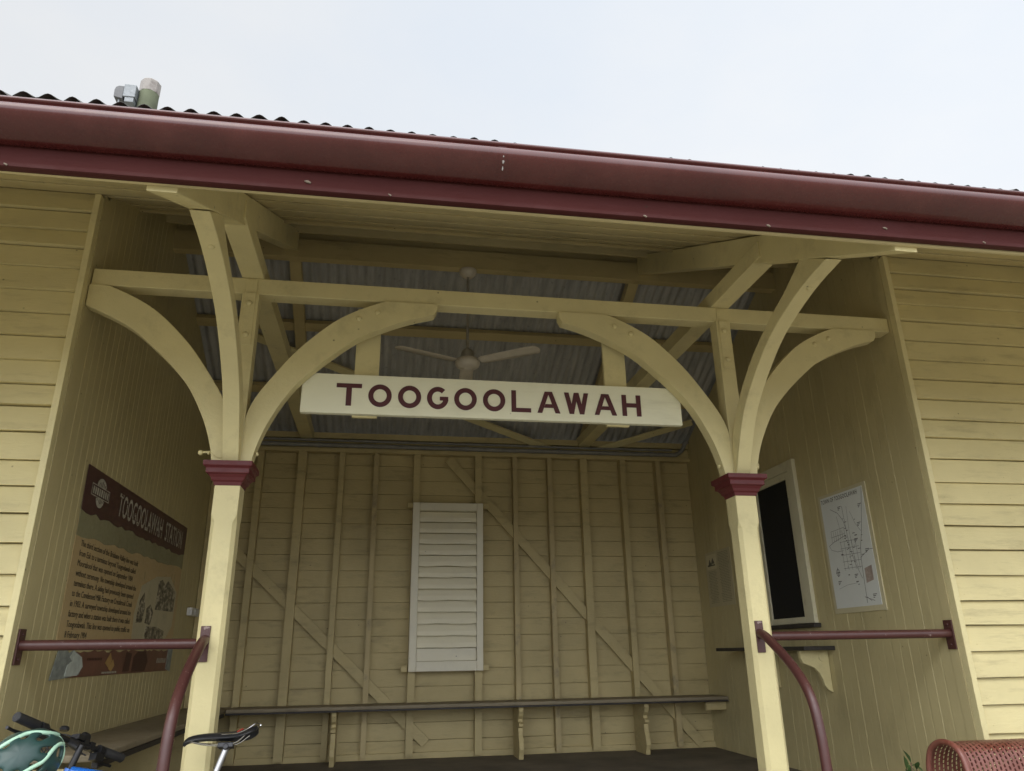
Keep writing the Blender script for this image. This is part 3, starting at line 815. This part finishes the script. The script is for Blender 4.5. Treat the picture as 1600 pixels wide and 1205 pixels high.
for a, b in ((.46, 1.78), (.42, 1.66), (.46, 1.48), (.10, 1.30), (.46, 1.19), (.30, 1.33), (.23, 1.80), (.36, 1.56)):
    for q in range(3): ln([(a, b - q * .010), (a + .04 - q * .012, b - q * .010)], .0045)
arcn = [(.115 + .018 * math.cos(R(k * 36)), 1.36 + .024 * math.sin(R(k * 36))) for k in range(11)]; ln(arcn, .004); ln([(.115, 1.33), (.115, 1.395)], .005); ln([(.092, 1.36), (.138, 1.36)], .005)
ln([(.37, 1.18), (.42, 1.165), (.47, 1.15)]); ln([(.39, 1.18), (.44, 1.15)]); ln([(.10, 1.25), (.20, 1.27), (.32, 1.275)], .0015)
T.build('map_lines', 'ink', tm)
T = MB(); flat(T, [(.415, 1.265), (.495, 1.28), (.497, 1.375), (.418, 1.36)], lambda a, b: (XR - .0109, 1.120 - a, b)); T.build('index_block', plain('faded_map_index', (.42, .34, .29), .6, var=.3, scale=40, bmp=0), tm)

# ---- faded notice further back on the right lining
nt_ = thing('paper_notice', (XR, 2.94, 1.25), 'faded paper notice with a small picture and two text columns behind the right post', 'notice')
MB().box(XR - .003, XR - .0005, 2.66, 3.22, 1.25, 1.765).build('paper_sheet', 'paper_old', nt_)
MB().box(XR - .0042, XR - .0032, 2.98, 3.19, 1.60, 1.74).build('picture_card', 'perspex', nt_)
T = MB()
for pts in ([(3.15, 1.64), (3.12, 1.70), (3.09, 1.66), (3.07, 1.64)], [(3.09, 1.65), (3.05, 1.71), (3.01, 1.65)], [(3.17, 1.63), (3.00, 1.63), (3.00, 1.642), (3.17, 1.645)]):
    flat(T, pts, lambda a, b: (XR - .0048, a, b))
T.build('picture_figures', plain('soft_grey_ink', (.13, .12, .09), .7, bmp=0), nt_)
T = MB()
for c0, c1, zt_ in ((2.98, 3.18, 1.575), (2.70, 2.93, 1.735)):
    zz = zt_
    while zz > 1.28:
        a = c0 + random.uniform(0, .03)
        while a < c1 - .02:
            l = random.uniform(.012, .04); l = min(l, c1 - a)
            flat(T, [(a, zz), (a + l, zz), (a + l, zz + .006), (a, zz + .006)], lambda p, q: (XR - .0036, p, q)); a += l + .008
        zz -= .0145
T.build('notice_text', plain('faded_grey_ink', (.29, .265, .18), .7, bmp=0), nt_)

# ---- wall benches
t = thing('wall_bench', (0, D - .2, 0), 'long dark bench along the back wall on scalloped cream supports', 'bench')
mb = MB().box(XL + .41, XR - .003, D - .42, D - .088, .432, .462); mb.build('seat_board', 'bench_wood', t, bevel=.006)
mb = MB().box(XL + .41, XR - .003, D - .424, D - .40, .418, .4315); mb.build('seat_edge', 'bench_edge', t, bevel=.003)
sp = [(0, .0), (0, .417), (.30, .417), (.318, .385), (.300, .345), (.262, .320), (.262, .298), (.300, .285), (.300, .262), (.262, .250), (.272, .19), (.300, .13), (.305, .08), (.285, .04), (.275, .0)]
for xs in (-1.12, .473, 1.615):
    MB().prism(sp, lambda a, b, d: (d, D - .088 - a, b), xs - .02, xs + .02).build('scalloped_support', 'inner', t, bevel=.003)
MB().box(XR - .20, XR - .003, D - .36, D - .32, .345, .417).build('end_bearer', 'inner', t, bevel=.003)
t = thing('wall_bench', (XL + .2, 1.6, 0), 'weathered bench seat along the left lining below the poster', 'bench')
MB().box(XL + .004, XL + .40, .10, D - .088, .432, .464).build('seat_board', 'bench_wood', t, bevel=.008)
MB().box(XL + .376, XL + .404, .102, D - .42, .405, .4315).build('seat_edge', 'bench_edge', t, bevel=.003)
for ys in (.16, 1.62, 2.9):
    MB().prism([(a * 1.15, b) for a, b in sp], lambda a, b, d: (XL + .004 + a, d, b - .012), ys - .02, ys + .02).build('scalloped_support', 'inner', t, bevel=.003)
MB().box(XL + .005, XL + .03, .18, D - .09, .02, .40).build('back_board', 'lining', t, bevel=.003)

# ---- handrails
def handrail(px, wall_x, s, label, loc):
    t = thing('pipe_handrail', loc, label, 'handrail', 'maroon pipe handrails')
    r = .0235; zr = .930
    MB().tube([(px + (-s) * .063, .045, zr), (wall_x + s * .009, .045, zr + (.002))], r, 16).build('cross_rail', 'pipe', t, smooth=40)
    mb = MB().box(*sorted((wall_x + s * .0045, wall_x + s * .0125)), 0.012, .078, .848, 1.004)
    for q in (.872, .98): bolt(mb, (wall_x + s * .0125, .045, q), (s, 0, 0), .008, .005)
    mb.build('wall_plate', 'pipe', t, bevel=.002)
    xp = px - .02
    mb = MB().box(xp - .022, xp + .022, -.0095, -.0005, .848, 1.008); mb.build('post_plate', 'pipe', t, bevel=.002)
    pts = [(xp, -.008, .945), (xp, -.06, .930), (xp, -.13, .892), (xp, -.22, .838), (xp, -.32, .768), (xp, -.395, .695), (xp, -.437, .62), (xp, -.459, .53), (xp, -.470, .42), (xp, -.475, .20), (xp, -.475, GND)]
    MB().tube(catmull(pts, 6), r, 16).build('stair_rail', 'pipe', t, smooth=40)
    return t
handrail(PL, XL, 1, 'maroon pipe handrail between the left jamb and the left post, curving down to the ground', (PL, 0, GND))
handrail(PR, XR, -1, 'maroon pipe handrail between the right post and the right jamb, curving down to the ground', (PR, 0, GND))

# ---- conduit along the top of the back wall
t = thing('conduit', (0, D - .1, 2.80), 'grey electrical conduit clipped along the top of the back wall', 'conduit')
MB().tube(catmull([(XL + .01, D - .105, 2.812), (-1, D - .105, 2.808), (1, D - .105, 2.806), (2.12, D - .105, 2.808), (2.24, D - .105, 2.815), (2.31, D - .105, 2.86), (2.345, D - .12, 2.93), (2.37, D - .14, 2.95)], 8), .021, 12).build('pipe', 'conduit', t, smooth=40)
MB().tube(catmull([(XL + .01, D - .098, 2.862), (-.6, D - .098, 2.858), (.4, D - .098, 2.860), (1.3, D - .098, 2.855), (2.2, D - .098, 2.86)], 8), .012, 10).build('pipe', 'conduit', t, smooth=40)
for xc in (-1.45, .0, .95, 1.95):
    MB().tube([(xc, D - .105, 2.808), (xc + .03, D - .105, 2.808)], .026, 12).build('clip', 'conduit', t, smooth=40)

# ---- timber pole with a floodlight behind the roof
t = thing('timber_pole', (-4.258, 5.12, GND), 'weathered greenish timber pole with chipped white cap rising behind the roof', 'pole')
MB().lathe([(.15, GND), (.125, 8.25)], (-4.258, 5.12, 0), 24).build('shaft', 'pole', t, smooth=40)
mb = MB(); mb.lathe([(.128, 8.235), (.133, 8.24), (.133, 8.42), (.10, 8.455), (.0, 8.465)], (-4.258, 5.12, 0), 9); mb.build('pole_cap', 'cap', t, bevel=.01)
fl_ = thing('floodlight', (-4.47, 5.05, 8.1), 'grey metal floodlight box with dark hood fixed to the timber pole', 'light')
mb = MB(); mb.box(-4.525, -4.372, 4.95, 5.12, 8.045, 8.245); mb.box(-4.50, -4.385, 4.96, 5.11, 7.965, 8.044); mb.build('housing', 'galv', fl_, bevel=.006)
MB().prism([(-.115, -.10), (.0, -.125), (.0, .085), (-.07, .085), (-.105, .06), (-.118, .01)], lambda a, b, d: (-4.526 + a, d, 8.13 + b), 4.955, 5.11).build('hood', 'hood', fl_, bevel=.008)
MB().tube([(-4.58, 5.0, 8.02), (-4.575, 5.0, 7.80)], .014, 10).build('stalk', 'galv', fl_, smooth=40)

# ---- perforated steel bench
pb = thing('park_bench', (2.5, -.75, GND), 'rust red perforated steel bench with rolled back in front of the right weatherboards', 'bench')
prof = [(-.455, .22), (-.458, .33), (-.472, .384), (-.498, .427), (-.538, .452), (-.580, .463), (-.628, .461), (-.665, .445), (-.690, .412), (-.704, .362), (-.725, .26), (-.76, .13), (-.79, .055), (-.83, .02), (-.90, .0), (-1.05, -.005), (-1.16, -.002), (-1.205, -.015), (-1.23, -.05), (-1.235, -.09)]
def bend(p): return p
pr = resample(catmull([(y, z, 0) for y, z in prof], 6), 68)
bxa, bxb = 1.735, 3.55
step = .0222; nx = int((bxb - bxa - .04) / step)
mb = MB()
def bp(i, u, x):      # position between profile samples
    a = pr[i].lerp(pr[i + 1], u); return (x, a.x, a.y)
for i in range(len(pr) - 1):
    for k in range(nx):
        sh_ = .5 if (k % 2) else 0.0
        xa, xb = bxa + .02 + k * step, bxa + .02 + (k + 1) * step
        ii = i
        def P(x, u):
            g = i + u + sh_
            j = min(int(g), len(pr) - 2); return bp(j, g - j, x)
        if i + 1 + sh_ > len(pr) - 1: continue
        xm = (xa + xb) / 2; hw = .0046
        o = len(mb.v)
        mb.v += [P(xa, 0), P(xb, 0), P(xb, 1), P(xa, 1), P(xm - hw, .18), P(xm, .11), P(xm + hw, .18), P(xm + hw, .82), P(xm, .89), P(xm - hw, .82)]
        q = [(0, 1, 6, 5), (0, 5, 4), (1, 2, 7, 6), (2, 3, 9, 8), (2, 8, 7), (3, 0, 4, 9)]
        mb.f += [tuple(o + z_ for z_ in f) for f in q]
ps = mb.build('perforated_sheet', 'rust_red', pb, solid=.003)
ps.modifiers['thickness'].use_rim = False
for xe in (bxa, bxb):
    ep = [(xe, v.x, v.y) for v in pr]
    mb = MB(); mb.tube(ep, .0125, 12)
    n = len(pr); rows = [[(xe + (.021 if xe == bxa else -.021) * q, v.x, v.y) for q in (0, 1)] for v in pr]
    mb.grid(rows); mb.build('rolled_rim', 'rust_red', pb, smooth=60)
for xl in (bxa + .25, bxb - .25):
    mb = MB().tube(catmull([(xl, -.74, .20), (xl, -.72, .0), (xl, -.70, -.2), (xl, -.66, GND + .01)], 5), .024, 14)
    mb.tube(catmull([(xl, -.78, .03), (xl, -.95, -.025), (xl, -1.12, -.05), (xl, -1.16, -.2), (xl, -1.17, GND + .01)], 5), .024, 14)
    mb.box(xl - .05, xl + .05, -.71, -.61, GND, GND + .01); mb.box(xl - .05, xl + .05, -1.22, -1.12, GND, GND + .01)
    mb.build('leg', 'rust_red', pb, smooth=40)

# ---- small shrub
random.seed(3)
sx, sy = 1.672, -.43
t = thing('shrub', (sx, sy, GND), 'small leafy green shrub growing beside the perforated bench', 'shrub')
tips = []; mb = MB()
for q in range(20):
    a = random.uniform(0, 2 * PI); rr = random.uniform(.01, .085); h = .372 - rr * random.uniform(.5, 1.3) - random.uniform(0, .12) * (q > 4)
    tip = Vector((sx + rr * math.cos(a), sy + rr * math.sin(a), h)); mid = Vector((sx + rr * .5 * math.cos(a), sy + rr * .5 * math.sin(a), h * .3 + GND * .3))
    pts = catmull([(sx, sy, GND), mid, tip], 5); mb.tube(pts, [.008 - .005 * i / (len(pts) - 1) for i in range(len(pts))], 6); tips.append((pts, tip))
mb.build('stems', 'stem', t, smooth=40)
mb = MB()
def leaf(m, base, d, up, l, w):
    d = d.normalized(); s = d.cross(up).normalized(); u = s.cross(d)
    ring = []
    for u_, w_ in ((0, .08), (.25, .75), (.5, 1), (.75, .7), (1, .05)):
        c = base + d * (l * u_) - u * (l * .25 * u_ * u_)
        ring.append([c - s * (w * w_ / 2) + u * (w * .12 * w_), c, c + s * (w * w_ / 2) + u * (w * .12 * w_)])
    m.grid(ring)
for pts, tip in tips:
    for q in range(34):
        f = 1 - (q / 34) ** 1.5 * .65; i = min(int(f * (len(pts) - 1)), len(pts) - 1); b = pts[i]
        a = random.uniform(0, 2 * PI); el = random.uniform(.0, 1.0) if q > 5 else random.uniform(.5, 1.4)
        d = Vector((math.cos(a) * math.cos(el), math.sin(a) * math.cos(el), math.sin(el)))
        leaf(mb, b, d, Vector((0, 0, 1)) if el < 1.2 else Vector((1, 0, 0)), random.uniform(.04, .068), random.uniform(.02, .032))
mb.build('foliage', 'leaf', t, smooth=0)

# ---- bicycle (local: forward +X, up +Z, left +Y)
def bike():
    t = thing('bicycle', (0, 0, 0), 'blue framed bicycle with black saddle leaning beside the left post', 'bicycle')
    Rw = .335; ra = Vector((0, 0, Rw)); fa_ = Vector((1.04, 0, Rw)); bb = Vector((.43, 0, .28))
    st_top = Vector((.262, 0, .80)); ht_b = Vector((.885, 0, .68)); ht_t = Vector((.826, 0, .862)); sp_top = Vector((.222, 0, .925))
    mb = MB()
    for a, b, r in ((bb, st_top, .016), (st_top + Vector((.01, 0, -.05)), ht_t + Vector((0, 0, -.012)), .025), (bb, ht_b, .022), (ht_b, ht_t, .026)): mb.tube([a, b], r, 14)
    for s in (-1, 1):
        mb.tube([bb + Vector((0, s * .03, 0)), ra + Vector((0, s * .065, 0))], .010, 10); mb.tube([st_top + Vector((0, s * .016, -.03)), ra + Vector((0, s * .065, 0))], .008, 10)
    mb.lathe([(.021, -.036), (.021, .036)], bb, 16, (0, 1, 0)); mb.build('frame', 'blue', t, smooth=40)
    def wheel(parent, c, ax, name='wheel'):
        ax = Vector(ax).normalized(); u = Vector((0, 0, 1)); v = ax.cross(u).normalized()
        def circ(r, n=48, off=0): return [c + (v * math.cos(2 * PI * k / n) + u * math.sin(2 * PI * k / n)) * r + ax * off for k in range(n + 1)]
        m = MB(); m.tube(circ(Rw - .035), .011, 8, False)
        w_ = m.build(name, 'blackmetal', parent, smooth=40)
        m = MB(); m.tube(circ(Rw - .020), .020, 10, False); m.build('tyre', 'rubber', w_, smooth=40)
        m = MB(); m.lathe([(.018, -.05), (.018, .05)], c, 14, ax)
        for k in range(24):
            a = 2 * PI * k / 24; a2 = a + (.35 if k % 4 < 2 else -.35); s_ = .03 if k % 2 else -.03
            m.tube([c + ax * s_ + (v * math.cos(a2) + u * math.sin(a2)) * .018, c + (v * math.cos(a) + u * math.sin(a)) * (Rw - .04)], .0012, 5)
        m.build('hub', 'silver', w_, smooth=40)
    wheel(t, ra, (0, 1, 0))
    # drivetrain
    m = MB(); m.lathe([(.085, .047), (.09, .049), (.085, .051)], bb, 28, (0, -1, 0))
    for s in (-1, 1):
        e = bb + Vector((s * .12, -s * .07, -s * .12)); m.beam(bb + Vector((0, -s * .06, 0)), e, .012, .026); m.box(e.x - .045, e.x + .045, min(e.y, e.y - s * .09), max(e.y, e.y - s * .09), e.z - .012, e.z + .012)
    m.build('crankset', 'blackmetal', t, smooth=40)
    m = MB()
    ch = [bb + Vector((.088 * math.sin(k / 8 * PI), -.05, .088 * math.cos(k / 8 * PI))) for k in range(9)] + [ra + Vector((-.04 * math.sin(k / 8 * PI), -.05, -.04 * math.cos(k / 8 * PI))) for k in range(9)]
    m.tube(ch + [ch[0]], .004, 6); m.build('chain', 'silver', t, smooth=40)
    # seat post and saddle
    MB().tube([st_top + Vector((.004, 0, -.02)), sp_top], .0140, 16).build('seat_post', 'silver', t, smooth=40)
    m = MB(); c = sp_top
    rows = []
    stn = [(.178, .020, -.032, .010), (.172, .036, -.014, .018), (.150, .042, -.002, .024), (.10, .046, .004, .026), (.05, .056, .006, .027), (.0, .080, .006, .030), (-.04, .110, .010, .034), (-.075, .136, .016, .036), (-.10, .138, .024, .034), (-.118, .110, .029, .028), (-.122, .06, .030, .022)]
    for xq, wd, zt_, dep in stn:
        row = []
        for k in range(13):
            a = PI * k / 12 - PI / 2
            yy = math.sin(a) * wd / 2
            e = abs(math.sin(a)); zz = zt_ - dep * .78 * (e ** 4) + .002 * math.cos(2 * a)
            row.append((c.x + xq, yy, c.z + .048 + zz))
        rows.append(row)
    m.grid(rows); sd = m.build('saddle', 'saddle', t, smooth=0, solid=.008, subsurf=1)
    m = MB()
    for s in (-1, 1):
        m.tube(catmull([(c.x + .155, s * .006, c.z + .028), (c.x + .08, s * .018, c.z + .013), (c.x - .03, s * .022, c.z + .013), (c.x - .085, s * .040, c.z + .05)], 5), .0036, 8)
    m.build('saddle_rails', 'chrome', sd, smooth=40)
    m = MB()
    for s in (-1, 1): m.tube([(c.x - .045, s * .0575, c.z + .052), (c.x - .07, s * .066, c.z + .062)], .0035, 8)
    m.build('saddle_badge', 'saddle_red', sd, smooth=40)
    m = MB(); m.box(c.x - .03, c.x + .035, -.026, .026, c.z - .004, c.z + .018); m.lathe([(.013, -.03), (.013, .03)], (c.x, 0, c.z + .0), 12, (0, 1, 0)); m.build('clamp', 'blackmetal', sd, bevel=.004)
    m = MB()
    for s in (-1, 1):
        m.tube(catmull([(c.x + .02, s * .0415, c.z + .046), (c.x - .04, s * .0555, c.z + .046), (c.x - .085, s * .0685, c.z + .060), (c.x - .118, s * .058, c.z + .083), (c.x - .130, s * .02, c.z + .088)], 6), .0028, 8)
    m.build('saddle_trim', 'chrome', sd, smooth=40)
    # steering assembly, turned about the head tube
    ax = (ht_t - ht_b).normalized(); piv = ht_b; rot = Matrix.Rotation(STEER, 3, ax)
    def S(p): return piv + rot @ (Vector(p) - piv)
    class SM(MB):
        def fin(s): s.v = [tuple(S(v)) for v in s.v]; return s
    m = SM()
    for s in (-1, 1): m.tube([(.905, s * .05, .62), fa_ + Vector((0, s * .05, 0))], .015, 12)
    m.box(.88, .93, -.07, .07, .60, .645); m.tube([(.89, 0, .64), (.812, 0, .955)], .0135, 12)
    fk = m.fin().build('fork', 'blackmetal', t, smooth=40)
    c_ = S(fa_); wheel(t, c_, rot @ Vector((0, 1, 0)))
    # bars
    BZ = .984
    m = SM(); m.tube(catmull([(.867, -.32, BZ + .002), (.873, -.20, BZ + .002), (.875, -.08, BZ - .004), (.878, 0, BZ - .006), (.875, .08, BZ - .004), (.873, .20, BZ + .002), (.867, .32, BZ + .002)], 6), .0125, 14)
    m.tube([(.815, 0, .945), (.878, 0, BZ - .006)], .019, 14)
    hb = m.fin().build('handlebar', 'blackmetal', t, smooth=40)
    for s in (-1, 1):
        m = SM(); m.tube([(.873, s * .20, BZ + .002), (.872, s * .205, BZ + .002), (.866, s * .318, BZ + .002), (.866, s * .325, BZ + .002), (.866, s * .328, BZ + .002)], [.015, .0195, .0185, .0195, .017], 16)
        m.fin().build('grip', 'rubber', hb, smooth=40)
        m = SM(); m.tube([(.866, s * .165, BZ), (.866, s * .195, BZ)], .020, 14)
        m.tube(catmull([(.885, s * .175, BZ - .012), (.915, s * .20, BZ - .022), (.918, s * .26, BZ - .028), (.905, s * .315, BZ - .030)], 6), [.008] * 6 + [.0065] * 13, 8)
        m.beam((.872, s * .15, BZ - .03), (.872, s * .20, BZ - .03), .036, .030)
        m.lathe([(.012, 0), (.012, .025)], (.885, s * .15, BZ - .005), 12, (.4, 0, .9)); m.fin().build('brake_lever', 'blackmetal', hb, smooth=40)
    m = SM()
    for s, dz in ((-1, .0), (1, .01), (-.6, .02), (.5, -.02), (.8, .03), (-.85, -.02), (.3, .0), (-.35, .03)):
        m.tube(catmull([(.89, s * .15, BZ - .01 + dz), (.955 + dz, s * .12, BZ + .012 + dz), (.975 + dz, s * .03, BZ - .02 - dz), (.93, -s * .03, BZ - .11), (.90, 0, .70)], 6), .0034, 6)
    m.fin().build('cables', 'rubber', hb, smooth=40)
    m = SM()
    m.lathe([(.020, -.014), (.023, -.008), (.023, .010), (.019, .014)], (.885, -.085, BZ + .030), 18, (1, 0, .4)); m.box(.865, .890, -.10, -.07, BZ - .01, BZ + .022)
    m.lathe([(.017, 0), (.020, .008), (.016, .016), (.004, .020)], (.870, .06, BZ + .02), 16, (0, 0, 1))
    m.box(.855, .895, -.055, -.018, BZ + .008, BZ + .028); m.box(.86, .89, -.135, -.108, BZ - .015, BZ + .018)
    m.fin().build('headlamp', 'blackmetal', hb, smooth=40)
    m = SM(); m.beam((.90, -.19, BZ - .012), (.925, -.29, BZ + .006), .008, .014); m.tube([(.905, -.12, BZ + .012), (.915, -.19, BZ - .006)], .006, 8); m.fin().build('shift_lever', 'chrome', hb, smooth=40)
    return t
STEER = R(-24.9)
bk = bike()
bk.rotation_euler = Matrix(((1, 0, 0), (0, 1, 0), (0, 0, 1))).to_euler()
def place_bike(o, x, y, head, lean):
    m = Matrix.Translation((x, y, GND)) @ Matrix.Rotation(R(head), 4, 'Z') @ Matrix.Rotation(R(lean), 4, 'X')
    o.matrix_world = m; return m
BM = place_bike(bk, -1.181, -.361, 180.9, 13.6)

# ---- helmet hanging from the left grip
hm = thing('bicycle_helmet', (0, 0, 0), 'dark green bicycle helmet with mint stripes hanging from the handlebar', 'helmet')
ORG[hm.name] = (0, 0, 0)
mb = MB(); rows = []
nu, nv = 40, 16
def hpt(u, v, k=1.0):
    # u around, v from rim to crown; ovoid shell, long axis X
    a = 2 * PI * u; b = v * PI / 2
    x = .142 * math.cos(a) * math.cos(b) ** .8; y = .104 * math.sin(a) * math.cos(b) ** .8; z = .125 * math.sin(b)
    return Vector((x * k, y * k, z * k))
holes = set()
for i in range(nu):
    for j in range(nv):
        col = i % 5; row = j
        if col in (1, 2) and (2 <= row <= 5 or 8 <= row <= 11): holes.add((i, j))
idx = {}
for j in range(nv + 1):
    for i in range(nu):
        idx[(i, j)] = len(mb.v); v = j / nv * .985
        bulge = 1.0 + (.03 * (1 - v) if i % 5 in (0, 4) else 0); mb.v.append(tuple(hpt(i / nu, v, bulge)))
for j in range(nv):
    for i in range(nu):
        if (i, j) in holes: continue
        mb.f.append((idx[(i, j)], idx[((i + 1) % nu, j)], idx[((i + 1) % nu, j + 1)], idx[(i, j + 1)]))
mb.f.append(tuple(idx[(i, nv)] for i in range(nu)))
mb.build('shell', 'helmet', hm, smooth=0, solid=.016, subsurf=1)
mb = MB(); mb.tube([hpt(u / 40, .02, 1.055) for u in range(41)], [.006 + .002 * math.sin(u / 40 * 2 * PI * 2) for u in range(41)], 10, False)
for s_ in (-1, 1):
    pts = []
    for q in range(25):
        x = .138 - .27 * q / 24; u_ = min(1, q / 9); y = s_ * (.020 + .042 * u_ * u_ * (3 - 2 * u_) - .012 * (max(0, (q - 12) / 12)) ** 2)
        zz = .125 * math.sqrt(max(0.02, 1 - (x / .146) ** 2 - (y / .108) ** 2)); pts.append((x * 1.03, y * 1.03, zz * 1.06 + .004))
    mb.tube(pts, .0075, 10)
mb.build('trim_stripe', 'mint', hm, smooth=40)
mb = MB()
for s in (-1, 1):
    for x in (.07, -.07):
        pts = catmull([(x, s * .088, .01), (x * .7, s * .085, -.05), (x * .25, s * .06, -.12)], 6)
        for a, b in zip(pts, pts[1:]): mb.beam(a, b, .014, .003, (0, s, .2))
pts = catmull([(.018, .06, -.12), (.0, .03, -.165), (0, -.03, -.165), (.018, -.06, -.12)], 6)
for a, b in zip(pts, pts[1:]): mb.beam(a, b, .014, .003, (1, 0, 0))
mb.build('chin_strap', 'strap', hm)
zx = Vector((.30, -.86, .42)).normalized(); xx = Vector((.80, .12, .60)); xx = (xx - zx * xx.dot(zx)).normalized(); yy_ = zx.cross(xx)
hm.matrix_world = Matrix.Translation((-2.085, -.50, .495)) @ Matrix((xx, yy_, zx)).transposed().to_4x4()

# ------------------------------------------------------------------ ground
g = MB(); S = 160; n = 40
g.grid([[(-S + 2 * S * i / n, -S + 2 * S * j / n, GND - .004) for i in range(n + 1)] for j in range(n + 1)])
structure(g.build('ground', 'ground'))
s_ = MB().box(PL - .01, PR + .01, -.24, -.002, GND, GND + .20).build('concrete_step', 'concrete', bevel=.012); structure(s_)

# ------------------------------------------------------------------ sky, sun, camera
SUN_EL, SUN_AZ = R(46), R(200)     # azimuth from +Y, clockwise seen from above: behind the camera, a little left
w = bpy.data.worlds.new('World'); SC.world = w; w.use_nodes = True; nt = w.node_tree
bg = nt.nodes['Background']
sky = N(nt, 'ShaderNodeTexSky'); sky.sky_type = 'NISHITA'; sky.sun_disc = False; sky.sun_elevation = SUN_EL; sky.sun_rotation = SUN_AZ
sky.dust_density = 6.0; sky.air_density = 1.0; sky.ozone_density = 1.0
tc = N(nt, 'ShaderNodeTexCoord'); mp = N(nt, 'ShaderNodeMapping'); mp.inputs['Scale'].default_value = (1, 1, 2.2)
nt.links.new(tc.outputs['Generated'], mp.inputs['Vector'])
cn = noise(nt, mp.outputs['Vector'], 1.6, 7, .55)
# overcast deck: pale cloud, brighter round the veiled sun behind the camera
sd = Vector((math.sin(SUN_AZ) * math.cos(SUN_EL), math.cos(SUN_AZ) * math.cos(SUN_EL), math.sin(SUN_EL)))
dp = N(nt, 'ShaderNodeVectorMath', operation='DOT_PRODUCT'); dp.inputs[1].default_value = sd
nt.links.new(tc.outputs['Generated'], dp.inputs[0])
mr = N(nt, 'ShaderNodeMapRange'); mr.inputs['From Min'].default_value = .22; mr.inputs['From Max'].default_value = 1.0
mr.inputs['To Min'].default_value = 1.0; mr.inputs['To Max'].default_value = 3.8; mr.interpolation_type = 'SMOOTHSTEP'
nt.links.new(dp.outputs['Value'], mr.inputs['Value'])
CL = 9.2
deck = ramp(nt, cn, [(.36, (.85, .91, .985)), (.64, (.945, .965, .985))])
glow = N(nt, 'ShaderNodeVectorMath', operation='SCALE'); nt.links.new(deck, glow.inputs[0]); nt.links.new(mr.outputs['Result'], glow.inputs['Scale'])
lvl = N(nt, 'ShaderNodeVectorMath', operation='SCALE'); nt.links.new(glow.outputs['Vector'], lvl.inputs[0]); 
sx_ = N(nt, 'ShaderNodeSeparateXYZ'); nt.links.new(tc.outputs['Generated'], sx_.inputs[0])
gx = N(nt, 'ShaderNodeMapRange'); gx.inputs['From Min'].default_value = -.7; gx.inputs['From Max'].default_value = .6
gx.inputs['To Min'].default_value = CL * .93; gx.inputs['To Max'].default_value = CL * 1.12
nt.links.new(sx_.outputs['X'], gx.inputs['Value']); nt.links.new(gx.outputs['Result'], lvl.inputs['Scale'])
mx = mix(nt, .90, sky.outputs['Color'], lvl.outputs['Vector'])
nt.links.new(mx, bg.inputs['Color']); bg.inputs['Strength'].default_value = .105

sl = bpy.data.lights.new('sun', 'SUN'); sl.energy = .9; sl.angle = R(38); sl.color = (1, .955, .88)
so = bpy.data.objects.new('sun', sl); COL.objects.link(so); so.rotation_euler = (-sd).to_track_quat('-Z', 'Y').to_euler(); so.location = (-3, -8, 8)

cam = bpy.data.cameras.new('camera'); co = bpy.data.objects.new('camera', cam); COL.objects.link(co)
co.location = (-.76737853, -3.8580053, .8685965); co.rotation_euler = (1.91822972, .0151302588, -.167472522)
cam.sensor_width = 36; cam.lens = 1151.71113 / 1600 * 36; cam.clip_start = .05; cam.clip_end = 1000
SC.camera = co
vs = SC.view_settings; vs.view_transform = 'Standard'; vs.look = 'None'; vs.exposure = 0; vs.gamma = 1
try: vs.use_curve_mapping = False
except Exception: pass
SC.render.engine = 'CYCLES'
SC.cycles.max_bounces = 8; SC.cycles.diffuse_bounces = 5
SC.cycles.use_denoising = True
